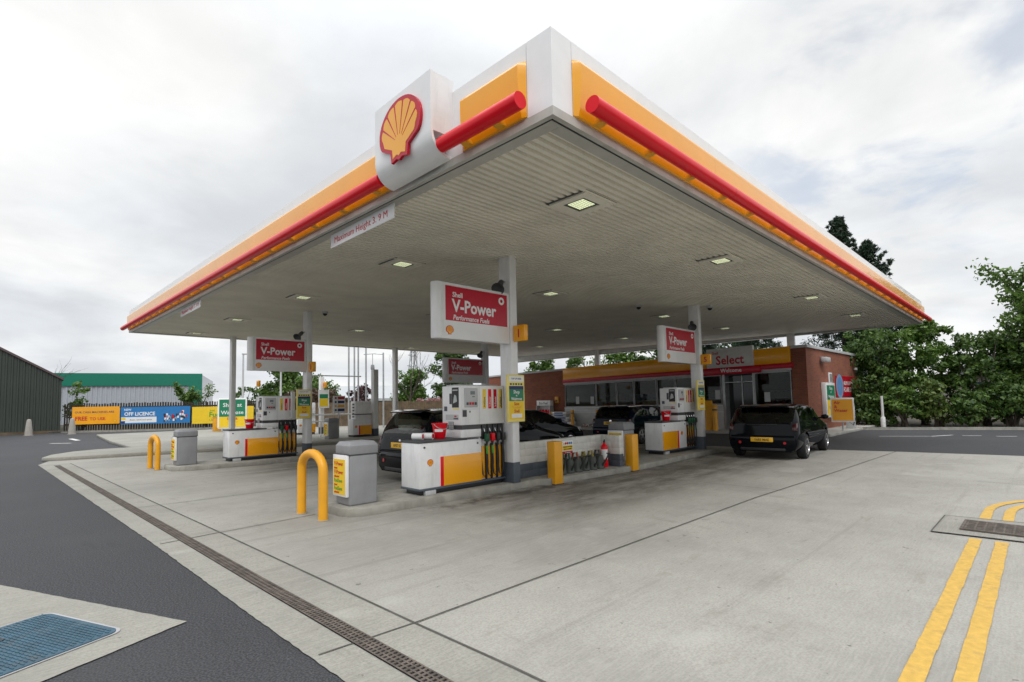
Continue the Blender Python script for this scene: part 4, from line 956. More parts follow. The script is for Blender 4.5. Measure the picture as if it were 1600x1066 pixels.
# ------------------------------------------------------------------ shop
SA = Vector((24.0, 6.84)); sd_ = Vector((0, 1)); SR = R(90)
shop = thing('shop_building', 'brick forecourt shop with yellow fascia and glazed front', 'shop', (SA.x, SA.y, 0), SR)
HR, HL, LEN = 3.72, 3.50, 19.8
def sz(x, z):     # roof line falls gently from the right corner to the left end
    return z * ((HR + (HL - HR) * x / 13) / HR)
def sbox(mb, x0, x1, y0, y1, z0, z1, mi=0):
    mb.hexa([(x0, y0, sz(x0, z0)), (x1, y0, sz(x1, z0)), (x1, y1, sz(x1, z0)), (x0, y1, sz(x0, z0))], [(x0, y0, sz(x0, z1)), (x1, y0, sz(x1, z1)), (x1, y1, sz(x1, z1)), (x0, y1, sz(x0, z1))], mi)
XB = 13.05; DEP = 8.4
w_ = MB(); sbox(w_, 0, .28, -DEP, -.60, 0, HR - .12); sbox(w_, 0, .58, -.60, 0, 0, HR - .12); sbox(w_, XB, LEN, -.28, 0, 0, HR - .12); sbox(w_, LEN - .28, LEN, -DEP, -.28, 0, HR - .12); sbox(w_, .28, LEN - .28, -DEP, -DEP + .28, 0, HR - .12)
w_.obj('brick_wall', brick, shop, smooth=0)
r_ = MB(); sbox(r_, -.07, LEN + .08, -DEP - .08, -.02, HR - .12, HR + .0); sbox(r_, -.07, .58, -.02, .05, HR - .12, HR); sbox(r_, XB - .1, LEN + .08, -.02, .06, HR - .12, HR); r_.obj('roof', lgrey, shop, bev=.01)
f_ = MB(); sbox(f_, .58, XB, -.05, .16, 3.0, HR - .02); f_.obj('yellow_fascia', yellow, shop, bev=.01)
f_ = MB(); sbox(f_, .50, XB, -.05, .19, 2.78, 2.995); f_.obj('red_fascia', redsign, shop, bev=.01)
f_ = MB(); sbox(f_, .58, XB, -.04, .13, 2.68, 2.78); f_.obj('window_head', lgrey, shop)
f_ = MB(); sbox(f_, .56, XB, -.60, .0, 2.62, 2.68); f_.obj('ceiling_edge', dgrey, shop)
dd = MB(); sbox(dd, 3.57, XB, -.04, .06, 0.10, 1.22); dd.obj('dado_panel', lgrey, shop, bev=.005)
dd = MB(); sbox(dd, 3.57, XB, .06, .10, 1.20, 1.25); sbox(dd, 3.57, XB, -.02, .075, .92, .94); dd.obj('sill', white, shop)
for a, b, z0 in ((.64, 2.10, .45), (3.64, 4.95, 1.26), (5.03, 5.90, 1.26), (5.98, 6.93, 1.26), (7.01, 8.28, 1.26), (8.36, 9.36, 1.26), (9.44, 10.73, 1.26), (10.81, XB - .05, 1.26)):
    q = MB(); sbox(q, a, b, -.03, -.015, z0, 2.68); g_ = q.obj('window', glass_shop, shop, smooth=0)
    fr_ = MB(); sbox(fr_, a - .022, a, -.05, .03, z0, 2.68); sbox(fr_, b, b + .0219, -.05, .03, z0, 2.68); sbox(fr_, a - .001, b + .001, -.05, .025, 2.62, 2.675); sbox(fr_, a - .001, b + .001, -.05, .025, z0 + .005, z0 + .05); fr_.obj('window_frame', lgrey, g_, smooth=0)
q = MB(); sbox(q, .64, 2.10, -.05, .03, .10, .45); q.obj('stall_riser', lgrey, shop)
q = MB(); sbox(q, 2.21, 3.45, -.45, -.43, .10, 2.62); g_ = q.obj('door', M('door_glass', (.006, .007, .007), .06, spec=.35), shop, smooth=0)
fr_ = MB(); sbox(fr_, 2.81, 2.86, -.43, -.39, .1, 2.62); sbox(fr_, 2.13, 2.21, -.45, .04, .1, 2.68); sbox(fr_, 3.45, 3.57, -.45, .04, .1, 2.68); fr_.obj('door_frame', steel, g_, smooth=0)
gm = [M('goods_tan', (.30, .18, .07)), M('goods_dark', (.05, .05, .055)), M('goods_grey', (.30, .31, .31)), M('goods_amber', (.45, .25, .04)), M('goods_red', (.35, .03, .03)), M('goods_blue', (.05, .13, .30)), M('goods_green', (.05, .20, .08))]
fl_ = MB(); sbox(fl_, .29, LEN - .29, -DEP + .29, -.46, .02, .11); fl_.obj('floor', M('shop_floor', (.30, .29, .27), .4), shop, smooth=0)
for x0, zz in ((12.0, 1.38), (10.95, 1.36), (1.5, 1.35), (3.0 + .7, 1.5)): MB().box(x0, x0 + .24, -.010, -.004, zz, zz + .42).obj('window_notice', lgrey, shop, smooth=0)
sg = MB(); sbox(sg, 2.05, 4.18, .10, .24, 2.995, 3.90); so_ = sg.obj('entrance_sign', M('entrance_sign_face', (.66, .66, .64), .4), shop, bev=.01)
def face_s(x, y, z): return Matrix(((-1, 0, 0, x), (0, 0, 1, y), (0, 1, 0, z), (0, 0, 0, 1)))
x = MB(); x.text('Select', .56, face_s(3.10, .2415, sz(3.1, 3.14)), bold=.025, align='CENTER', width=.95); x.text('Shell', .17, face_s(3.92, .2415, sz(3.1, 3.62)), bold=.015); x.obj('lettering', redtxt, so_, smooth=0)
aw = MB(); sbox(aw, 1.75, 5.0, .16, .26, 2.66, 2.990); ao = aw.obj('welcome_band', redsign, shop, bev=.01)
x = MB(); x.text('Welcome', .24, face_s(3.05, .2615, sz(3.0, 2.76)), bold=.02, align='CENTER'); x.obj('lettering', white_clean, ao, smooth=0)
MB().box(2.22, 3.44, -.02, .04, 2.24, 2.28).obj('door_rail', steel, shop)
def S2W(x, y): p_ = SA + sd_ * x + Vector((-sd_.y, sd_.x)) * y; return (p_.x, p_.y)
struct('shop_pavement', MB().prism([S2W(-1.1, 1.45), S2W(LEN + 1, 1.5), S2W(LEN + 1, -DEP - 1), S2W(-1.1, -DEP - 1)], -.01, .10), pavem, bev=.02)
def at_s(o, x, y, z=0, extra=0): p_ = S2W(x, y); o.location = (p_[0], p_[1], z); o.rotation_euler.z = SR + extra; return o
def face_r(y, z): return Matrix(((0, 0, -1, -.001), (-1, 0, 0, y), (0, 1, 0, z), (0, 0, 0, 1)))
rs_ = random.Random(5)
for k, (sx, sy, ln) in enumerate(((4.2, -1.5, 2.2), (7.0, -1.3, 2.0), (9.6, -1.6, 2.4), (1.0, -2.2, 1.5), (5.4, -4.2, 4.0), (10.6, -4.4, 3.0))):
    t = at_s(thing('goods_shelf', ('low shelf of goods behind the shop window left of the entrance', 'shelf of goods behind the middle shop windows', 'shelf of goods behind the leftmost shop windows', 'shelf of goods behind the window right of the entrance', 'long shelf deep inside the shop behind the entrance side', 'long shelf deep inside the shop at its left end')[k], 'shelf', group='goods shelves inside the shop'), sx, sy, .11)
    q = MB(); q.box(0, ln, -.03, .03, 0, 1.75)
    for z in (.12, .55, .98, 1.40): q.box(0, ln, -.35, .35, z, z + .03)
    q.obj('rack', lgrey, t, smooth=0); g_ = MB()
    for z in (.15, .58, 1.01, 1.43):
        x0 = .03; mi = rs_.randrange(7)
        while x0 < ln - .1:
            w0 = rs_.uniform(.06, .15); h0 = rs_.uniform(.18, .34)
            if rs_.random() < .3: mi = rs_.randrange(7)
            g_.box(x0, x0 + w0, .05, .30, z, z + h0, mi); x0 += w0 + .015
    g_.obj('goods', gm, t, smooth=0)
t = at_s(thing('shop_counter', 'amber topped shop counter behind the windows left of the entrance', 'counter'), 5.0, -.75, .11); MB().box(0, 3.2, -.3, .3, 0, 1.05).obj('front', gm[1], t); MB().box(-.05, 3.25, -.32, .32, 1.05, 1.10).obj('top', gm[3], t); q = MB(); q.box(0, 3.1, .1, .25, 1.10, 1.42); q.obj('leaflet_rack', gm[3], t)
t = at_s(thing('wall_price_board', 'tall white framed green and yellow price board on the shop side wall', 'price board'), 0, -2.55, 0)
MB().box(-.20, -.002, -.72, .72, .60, 2.14).obj('case', white_clean, t, bev=.04); p_ = MB(); p_.box(-.206, -.20, -.60, .60, 1.38, 2.02, 0); p_.box(-.206, -.20, -.60, .60, .70, 1.375, 1); p_.obj('poster', [green, yelltxt], t, smooth=0)
x = MB()
for q, z, s_, mi in (('Shop', 1.83, .19, 0), ('at', 1.68, .13, 0), ('Waitrose', 1.46, .19, 0), ('Save', 1.16, .2, 1), ('Together?', .98, .16, 1), ('Shell', .78, .2, 1)): x.text(q, s_, Matrix.Translation((-.2065, 0, 0)) @ face_r(.0, z), mi, bold=.012, align='CENTER', width=1.2)
x.obj('lettering', [white_clean, redtxt], t, smooth=0)
t = at_s(thing('vent_box', 'small white louvred vent box on the brick side wall', 'vent'), 0, -3.28, 2.16); v_ = MB(); v_.box(-.05, -.002, -.24, .24, 0, .46); v_.obj('box', white, t, bev=.01)
v_ = MB()
for k in range(6): v_.box(-.056, -.05, -.16, .16, .05 + k * .06, .085 + k * .06)
v_.obj('louvres', dgrey, t, smooth=0)
t = at_s(thing('security_floodlight', 'grey floodlight high on the brick side wall near the corner', 'floodlight'), 0, -2.1, 3.02); MB().box(-.32, -.08, -.3, .3, .02, .24).obj('lamp_head', lgrey, t, bev=.04); MB().box(-.08, -.002, -.12, .12, .0, .28).obj('bracket', grey, t, bev=.01)
t = at_s(thing('wall_camera', 'tiny white camera high at the far end of the brick side wall', 'security camera'), 0, -7.7, 2.85); MB().box(-.18, -.06, -.1, .1, 0, .13).obj('camera_body', white, t, bev=.02); MB().box(-.06, -.002, -.05, .05, .03, .1).obj('bracket', grey, t)
t = at_s(thing('promotional_banner', 'dark red banner with a blue oval emblem on the brick side wall', 'banner'), 0, -6.3, 1.50)
MB().box(-.03, -.004, -2.05, 2.15, .0, 1.0).obj('sheet', redsign, t); e_ = MB(); e_.lathe([(.58, .03), (.58, .034), (.50, .0345)], 28, (0, 1.5, .5), fn=lambda a, c, d: (-d, a * 1.05, c)); e_.obj('blue_oval', lblue, t)
e_ = MB(); e_.lathe([(.44, .036), (.44, .038)], 28, (0, 1.5, .5), fn=lambda a, c, d: (-d, a * 1.05, c)); e_.obj('oval_ring', M('oval_ring_blue', (.12, .26, .5), .5), t)
x = MB(); x.text('HELPS OUR FRIENDS', .24, Matrix.Translation((-.031, 0, 0)) @ face_r(.80, .58), bold=.02, width=1.0); x.text('FC ARE STRONG', .30, Matrix.Translation((-.031, 0, 0)) @ face_r(.80, .24), bold=.025, width=1.05); x.obj('lettering', white_clean, t, smooth=0)
t = thing('air_water_sign', 'yellow square sign on a thin post in front of the shop side wall', 'sign', (25.35, 5.95, .10), R(103))
MB().box(-.42, .42, .0, .03, .34, 1.36).obj('panel', white_clean, t, bev=.012); MB().box(-.37, .37, .03, .034, .40, 1.30).obj('yellow_face', yellow, t)
MB().cyl((.02, -.03, 0), (.02, -.03, 1.3), .028).obj('post', steel, t)
x = MB()
for q, z in (('Air', 1.10), ('&', .93), ('Water', .77)): x.text(q, .18, face_s(.30, .0345, z), bold=.025)
x.obj('lettering', redtxt, t, smooth=0)
t = thing('air_line_machine', 'grey air line machine standing at the far end of the shop side wall', 'air machine', (27.0, 6.05, .10), R(103))
MB().box(-.18, .18, -.16, .16, 0, 1.0).obj('cabinet', lgrey, t, bev=.03); MB().box(-.13, .13, .16, .166, .45, .80).obj('panel', dgrey, t); MB().box(-.16, .16, -.14, .14, 1.0, 1.06).obj('cap', grey, t, bev=.02)
MB().tube([(.1, .17, .7), (.12, .24, .35), (-.1, .22, .15), (-.2, .18, .5)], .018, 8).obj('hose', black, t, smooth=60)
def bollard(x, y, h, lab, name='round_bollard', r=.085, m=yellowp, grp='round yellow bollards at the shop front'):
    t = at_s(thing(name, lab, 'bollard', group=grp), x, y, .10); MB().lathe([(r, 0), (r, h - .03), (r * .85, h), (.0, h + .01)], 16).obj('post', m, t, smooth=50)
    MB().lathe([(r + .003, h * .78), (r + .003, h * .84)], 16).obj('band', dgrey, t)
bollard(11.85, .85, .95, 'round yellow bollard left of the dark blue hatchback in front of the pale panel'); bollard(10.2, .75, .95, 'round yellow bollard half hidden by the dark blue hatchback'); bollard(13.55, .62, .85, 'short yellow bollard between the display stand and the bag stack')
bollard(3.50, 1.10, 1.15, 'taller yellow bollard beside the yellow A board near the entrance', r=.11)
t = at_s(thing('a_board', 'yellow sloping A board leaning near the shop entrance', 'A board'), 4.0, .8, .10)
b_ = MB(); b_.hexa([(-.30, .20, 0), (.30, .20, 0), (.30, .26, 0), (-.30, .26, 0)], [(-.22, -.03, 1.35), (.10, -.03, 1.35), (.10, .03, 1.35), (-.22, .03, 1.35)]); b_.hexa([(-.30, -.26, 0), (.30, -.26, 0), (.30, -.20, 0), (-.30, -.20, 0)], [(-.22, -.09, 1.35), (.10, -.09, 1.35), (.10, -.032, 1.35), (-.22, -.032, 1.35)]); b_.obj('leaf_panels', yellowp, t, bev=.01)
t = at_s(thing('fuel_display_stand', 'white display stand holding red gas bottles against the brick wall', 'display stand'), 14.35, .35, .10)
MB().box(-.55, .55, -.15, .15, 1.20, 1.52).obj('header', white_clean, t, bev=.02); s_ = MB(); s_.hexa([(-.5, -.15, 0), (.5, -.15, 0), (.5, -.1, 0), (-.5, -.1, 0)], [(-.5, -.15, 1.2), (.5, -.15, 1.2), (.5, -.1, 1.2), (-.5, -.1, 1.2)]); s_.box(-.52, .52, -.1, .2, 0, .08); s_.box(-.52, .52, -.1, .15, .62, .66); s_.box(-.55, -.5, -.15, .2, 0, 1.2); s_.box(.5, .55, -.15, .2, 0, 1.2); s_.obj('rack', lgrey, t)
x = MB(); x.text('Eco Fuel', .20, face_s(0, .1515, 1.29), bold=.015, align='CENTER'); x.obj('lettering', dgrey, t, smooth=0)
for k in range(4):
    g_ = at_s(thing('gas_bottle', 'slim red gas bottle on the white display stand by the brick wall', 'gas bottle', group='red gas bottles on the stand'), 14.35 + .36 - k * .24, .40, .77)
    MB().lathe([(.085, 0), (.095, .02), (.095, .22), (.05, .30), (.02, .32)], 14).obj('cylinder', red, g_, smooth=50); MB().box(-.02, .02, -.02, .02, .32, .36).obj('valve', chrome, g_)
for k in range(6):
    q = at_s(tag(MB().box(-.62, .62, -.30, .30, 0, .14).obj('compost_bag', [white_clean if k % 2 else lgrey], bev=.06, seg=3), 'plump white sack in the stack by the brick wall, ' + ('lowest of six', 'second from the ground', 'third from the ground', 'third from the top', 'second from the top', 'topmost of six')[k], 'sack', 'stack of sacks by the shop wall'), 12.75 + random.uniform(-.08, .08) + .05 * k, .45, .10 + k * .14, random.uniform(-.12, .12))
    MB().box(-.35, .35, .302, .308, .03, .11).obj('print', bagblue, q)
t = at_s(thing('flower_bunch', 'small pink and white bunch of flowers lying by the pale panel', 'flowers'), 10.9, .6, .10); fl = MB()
for k in range(40):
    a = Vector((random.gauss(0, .22), random.gauss(0, .1), abs(random.gauss(.06, .05)) + .02)); fl.box(a.x - .025, a.x + .025, a.y - .025, a.y + .025, a.z - .02, a.z + .02, k % 3)
fl.obj('blooms', [M('pink_petals', (.55, .10, .13), .7), white_clean, leaf_mid], t, bev=.008)
t = at_s(thing('alarm_box', 'small orange box on the brick wall beside the first shop window', 'alarm box'), 13.65, 0, 1.45); MB().box(-.13, .13, .002, .10, 0, .38).obj('box', yellowp, t, bev=.015); MB().box(-.09, .09, .10, .104, .08, .2).obj('cover', dgrey, t)

# ------------------------------------------------------------------ rear forecourt (truck pumps)
def rear_pump(u, v, lab, s=1.):
    t = thing('diesel_pump', lab, 'diesel pump', (u, v, .12), 0, 'plain diesel pumps on the rear slab')
    MB().box(.02, .9, .02, .48, 0, .09).obj('plinth', black, t); MB().box(0, .92, 0, .5, .09, .80).obj('lower_cabinet', white, t, bev=.012)
    MB().box(.35, .92, -.006, 0, .10, .52).obj('yellow_panel', yellow, t); MB().box(.28, .35, -.007, 0, .10, .52).obj('red_stripe', red, t)
    MB().box(.12, .92, .02, .48, .80, 1.62).obj('upper_cabinet', white, t, bev=.012); MB().box(.1, .93, -.004, .3, 1.0, 1.04).obj('dark_band', dgrey, t)
    q = MB()
    for k in range(5): q.box(.112, .12, .12, .3, .88 + k * .14, .95 + k * .14)
    q.obj('button_panel', dgrey, t, smooth=0)
    e = MB(); emblem(e, .13, lambda a, c, d: (.14 + a, -d, .46 + c), .004); e.obj('scallop_emblem', [redtxt, yellow], t, smooth=0)
rear_pump(11.5, 21.95, 'plain white diesel pump on the rear slab beside the short thick post')
rear_pump(10.9, 26.6, 'white diesel pump farther back, half hidden by the left column')
def stub(u, v, h, lab, w=.2):
    t = thing('steel_post', lab, 'post', (u, v, .12), 0, 'short white posts on the rear slab'); MB().box(0, w, 0, w * 1.1, .34, h).obj('shaft', white, t, bev=.006); MB().box(-.003, w + .003, -.003, w * 1.1 + .003, 0, .34).obj('foot', slate, t)
stub(12.52, 21.9, 3.1, 'thick white post right of the plain diesel pump', .24); stub(11.95, 26.3, 2.95, 'white post carrying a small yellow number sign and price poster', .2)
MB_ = MB().box(12.25, 12.5, 22.2, 22.6, .12, 1.25); tag(MB_.obj('yellow_cabinet', yellowp, bev=.02), 'yellow cabinet between the diesel pump and the thick white post', 'cabinet')
t = thing('rear_price_poster', 'little green and yellow poster on the white post behind', 'poster', (11.82, 26.27, 1.45)); p_ = MB(); p_.box(0, .56, -.04, 0, 0, .95, 0); p_.box(.05, .5, -.044, -.04, .5, .72, 1); p_.box(.05, .5, -.044, -.04, .08, .49, 2); p_.obj('panel', [white_clean, green, yelltxt], t, smooth=0)
t = thing('rules_board', 'white notice board with red and orange panels beside the diesel pump', 'notice board', (10.75, 22.4, 0)); p_ = MB(); p_.box(0, .58, -.03, 0, 1.22, 2.0, 0)
for z, mi in ((1.84, 1), (1.66, 2), (1.48, 3), (1.30, 2)): p_.box(.22, .54, -.034, -.03, z, z + .12, mi); p_.lathe([(.05, .03), (.05, .034)], 12, (.12, 0, z + .06), mi, fn=lambda a, c, d: (a, -d, c))
p_.obj('panel', [white_clean, redtxt, navy, yellowp], t, smooth=0); MB().cyl((.29, .03, .12), (.29, .03, 1.9), .03).obj('post', steel, t)
# guard rail
t = thing('guard_rail', 'white tubular guard rail round the rear diesel pumps', 'guard rail', (0, 0, 0))
gr = MB(); gr.tube([(9.95, 23.6, .12), (9.95, 23.6, 2.1), (10.2, 24.1, 2.1), (10.2, 24.1, 3.0), (13.0, 24.0, 3.0)], .03, 8); gr.tube([(9.95, 23.6, 1.15), (12.6, 23.3, 1.15)], .035, 8); gr.tube([(9.95, 23.6, .85), (11.5, 23.5, .85)], .03, 8)
gr.obj('upper_rail', white, t); gr = MB()
for u in (10.7, 11.4): gr.tube([(u, 23.5, .12), (u, 23.5, .85)], .03, 8)
gr.obj('uprights', white, t)
for k, (u, v, h) in enumerate(((14.6, 28.4, 9.), (14.85, 28.2, 9.), (15.1, 28.2, 9.), (15.6, 28.2, 9.))):
    t = thing('vent_pipe', 'tall thin grey tank vent pipe rising behind the rear pumps', 'vent pipe', (u, v, 0), 0, 'tall thin vent pipes behind the rear pumps'); MB().cyl((0, 0, 0), (0, 0, h), .05, .045, 10).obj('pipe', steel, t); MB().lathe([(.06, h), (.07, h + .1), (.02, h + .14)], 10).obj('cap', steel, t)
t = thing('camera_pole', 'thin pole with side arm and camera beyond the rear pumps', 'camera pole', (17.6, 29.6, 0)); MB().cyl((0, 0, 0), (0, 0, 4.9), .06, .05).obj('pole', steel, t); MB().tube([(0, 0, 4.8), (-.5, .35, 4.85), (-1.0, .7, 4.8)], .035, 8).obj('arm', steel, t); MB().lathe([(.10, .12), (.12, 0), (.13, -.12), (.08, -.26), (.02, -.28)], 14, (-.55, .38, 4.0)).obj('camera', grey, t); MB().cyl((-.55, .38, 4.1), (-.55, .38, 4.85), .02).obj('hanger', steel, t)
# left column group: lamp post and green sign
t = thing('forecourt_price_sign', 'green and yellow roadside sign behind the left column', 'sign', (10.35, 35.1, .12), R(-20))
MB().prism([(x + .0, z) for x, z in rr(.80, .93, .1)], -.08, .08, lambda x, z, y: (x, y, z + 1.10)).obj('panel', white_clean, t, bev=.02)
p_ = MB(); p_.box(-.71, .71, -.09, -.08, .90, 1.95, 0); p_.box(-.71, .71, -.09, -.08, .25, .895, 1); p_.obj('poster', [green, yelltxt], t, smooth=0)
x = MB()
for q, z, s_, mi in (('Shop at', 1.50, .34, 0), ('Waitrose', 1.05, .32, 0), ('Save &', .70, .22, 1), ('collect', .50, .22, 2), ('Shell', .30, .2, 1)): x.text(q, s_, face_v(0, -.0915, z), mi, bold=.012, align='CENTER')
x.obj('lettering', [white_clean, redtxt, brass], t, smooth=0)
for s in (-.5, .5): MB().cyl((s, 0, -.0), (s, 0, .3), .05).obj('post', steel, t)
t = thing('yellow_pillar', 'squat yellow guard box left of the green roadside sign', 'guard box', (9.85, 36.4, .12)); MB().box(-.2, .2, -.2, .2, 0, .85).obj('box', yellowp, t, bev=.02); MB().box(-.22, .22, -.22, .22, .85, .89).obj('cap', yellowp, t)
for (u, v, h, lab) in ((12.3, 39.5, 5.3, 'slim grey lamp post left of the left hanging sign'), (13.4, 35.5, 3.9, 'slim white lamp post right behind the left pump')):
    t = thing('lamp_post', lab, 'lamp post', (u, v, 0), 0, 'slim lamp posts by the rear fence'); MB().cyl((0, 0, 0), (0, 0, h), .09, .055, 12).obj('pole', lgrey, t); MB().box(-.08, .45, -.09, .09, h, h + .09).obj('lamp_head', lgrey, t, bev=.02)

# ------------------------------------------------------------------ left background
# warehouse with corrugated cladding
A_ = Vector((3.3, 49.9)); Bd = Vector((-1, 0.0)).normalized(); WR = math.atan2(Bd.y, Bd.x)
wh = thing('warehouse', 'dark green corrugated shed with sloping roof at the left edge', 'warehouse', (A_.x, A_.y, 0), WR)
He, sl = 3.95, .62
c = MB(); x = 0.; pts = []
while x < 9: pts += [(x, 0), (x + .16, 0), (x + .19, .06), (x + .27, .06), (x + .30, 0)]; x += .30
n = len(pts); c.add([(a, o, 0) for a, o in pts] + [(a, o, He + sl * a - .1) for a, o in pts], [(i, i + 1, n + i + 1, n + i) for i in range(n - 1)])
c.obj('cladding', warehouse_g, wh, smooth=0)
b = MB(); b.hexa([(0, -18, 0), (9, -18, 0), (9, -.02, 0), (0, -.02, 0)], [(0, -18, He - .15), (9, -18, He + sl * 9 - .15), (9, -.02, He + sl * 9 - .15), (0, -.02, He - .15)]); b.obj('core', warehouse_g, wh, smooth=0)
r = MB(); r.hexa([(-.1, -18.2, He - .16), (9, -18.2, He + sl * 9 - .1), (9, .15, He + sl * 9 - .1), (-.1, .15, He - .16)], [(-.1, -18.2, He + .0), (9, -18.2, He + sl * 9 + .06), (9, .15, He + sl * 9 + .06), (-.1, .15, He)]); r.obj('roof', roofred, wh)
MB().box(-.02, 9, .0, .09, 0, .18).obj('base_course', woodl, wh)
for k, (u, v) in enumerate(((1.52, 46.6), (3.62, 45.7))):
    t = thing('tapered_bollard', ('tapered pale bollard in front of the dark green shed', 'tapered pale bollard beside the left end of the orange banner')[k], 'bollard', (u, v, 0), 0, 'tapered pale bollards by the shed'); MB().lathe([(.20, 0), (.19, .3), (.13, .92), (.10, 1.05), (.0, 1.09)], 16).obj('post', M('pale_bollard', (.36, .34, .31), .8), t, smooth=50); MB().lathe([(.24, 0), (.24, .04)], 16).obj('foot', conc_k, t)
# slatted fence with banners
fp = [(3.5, 50.2), (5.3, 48.6), (11.5, 45.2), (18.5, 41.6)]
fence = thing('slat_fence', 'dark wooden slat fence behind the banners', 'fence', (0, 0, 0))
fm_ = MB()
for a, b in zip(fp, fp[1:]):
    d = Vector((b[0] - a[0], b[1] - a[1])); ln = d.length; d.normalize(); k = 0.
    while k < ln - .1:
        p0 = (a[0] + d.x * k, a[1] + d.y * k); p1 = (a[0] + d.x * (k + .105), a[1] + d.y * (k + .105)); h = 2.08 + random.uniform(-.05, .05)
        nx, ny = -d.y * .02, d.x * .02
        fm_.hexa([(p0[0], p0[1], 0), (p1[0], p1[1], 0), (p1[0] + nx, p1[1] + ny, 0), (p0[0] + nx, p0[1] + ny, 0)], [(p0[0], p0[1], h), (p1[0], p1[1], h), (p1[0] + nx, p1[1] + ny, h), (p0[0] + nx, p0[1] + ny, h)]); k += .17
    for z in (.5, 1.7): fm_.hexa([(a[0], a[1] + .02, z), (b[0], b[1] + .02, z), (b[0], b[1] + .08, z), (a[0], a[1] + .08, z)], [(a[0], a[1] + .02, z + .12), (b[0], b[1] + .02, z + .12), (b[0], b[1] + .08, z + .12), (a[0], a[1] + .08, z + .12)])
fm_.obj('slats', wood, fence, smooth=0)
BR = math.atan2(-3.4, 6.2)
def bpoint(s): d = Vector((6.2, -3.4)).normalized(); return (5.3 + d.x * s, 48.44 + d.y * s)
def banner(s0, s1, z0, z1, mat, lab):
    p = bpoint(s0); t = thing('fence_banner', lab, 'banner', (p[0] + .0, p[1] - .06, z0), BR, 'advertising banners on the fence'); MB().box(0, s1 - s0, -.02, 0, 0, z1 - z0).obj('sheet', mat, t); return t
t = banner(-1.62, 1.31, .58, 1.84, yellow, 'orange banner with red lettering tied to the dark fence'); x = MB(); x.text('OUR CASH MACHINES ARE', .20, face_v(.16, -.022, .80), bold=.012); x.obj('lettering', navy, t, smooth=0); x = MB(); x.text('FREE', .40, face_v(.18, -.022, .28), bold=.03, width=.92); x.text('TO USE.', .30, face_v(1.08, -.022, .28), bold=.02, width=.95); x.obj('red_lettering', redtxt, t, smooth=0)
e = MB(); emblem(e, .17, lambda a, c, d: (2.66 + a, -.02 - d, .20 + c), .004); e.obj('scallop_emblem', [redtxt, yelltxt], t, smooth=0)
t = banner(1.39, 5.91, .50, 1.76, blue, 'blue off licence banner with bottles and cans on the dark fence'); x = MB(); x.text('NEW', .20, face_v(.2, -.022, 1.0), bold=.02); x.text('OFF LICENCE', .36, face_v(.22, -.022, .63), bold=.03, width=.92); x.box(.03, 2.30, -.024, -.02, .10, .52); x.obj('lettering', white_clean, t, smooth=0)
x = MB(); x.text('Beers, wines and spirits', .15, face_v(.58, -.026, .27), 0); x.box(.03, .30, -.027, -.022, .32, .50, 1); x.box(.03, .28, -.027, -.022, .06, .24, 2); x.obj('small_print', [navy, yelltxt, navy], t, smooth=0)
g_ = MB()
for k in range(46): cx = random.uniform(2.8, 4.3); cy = random.uniform(.2, .66) + (cx > 3.8) * random.uniform(0, .32); g_.box(cx - .06, cx + .06, -.026 - .0004 * k, -.02, cy - .08, cy + .09, random.choice((0, 0, 1, 1, 2, 3)))
g_.obj('printed_cans', [white_clean, black, redtxt, lblue], t, smooth=0)
t = banner(6.04, 10.3, .40, 1.68, yelltxt, 'yellow banner with green fuel lettering half hidden by the left column'); x = MB(); x.text('just', .24, face_v(1.20, -.022, .92), bold=.01); x.text('FuelSave', .50, face_v(1.15, -.022, .50), bold=.03); x.text('Unleaded', .26, face_v(1.18, -.022, .18)); x.obj('lettering', greentxt, t, smooth=0)
# emerald and white industrial unit
gb = thing('industrial_unit', 'long white corrugated unit with a broad emerald band', 'industrial unit', (17.3, 75, 0), math.atan2(12, -36))
c = MB(); x = 0.; pts = []
while x < 34: pts += [(x, 0), (x + .2, 0), (x + .26, .08), (x + .40, .08), (x + .46, 0)]; x += .46
n = len(pts); c.add([(a, o, 0) for a, o in pts] + [(a, o, 4.45) for a, o in pts], [(i, i + 1, n + i + 1, n + i) for i in range(n - 1)]); c.obj('white_cladding', whiteclad, gb, smooth=0)
MB().box(-1.2, 34, .02, .22, 4.45, 5.95).obj('emerald_band', greenclad, gb); MB().box(-1.2, .25, .03, .25, 0, 4.45).obj('emerald_corner', greenclad, gb); MB().box(-1.1, 34, -20, -.05, 0, 5.85).obj('core', fargrey, gb)
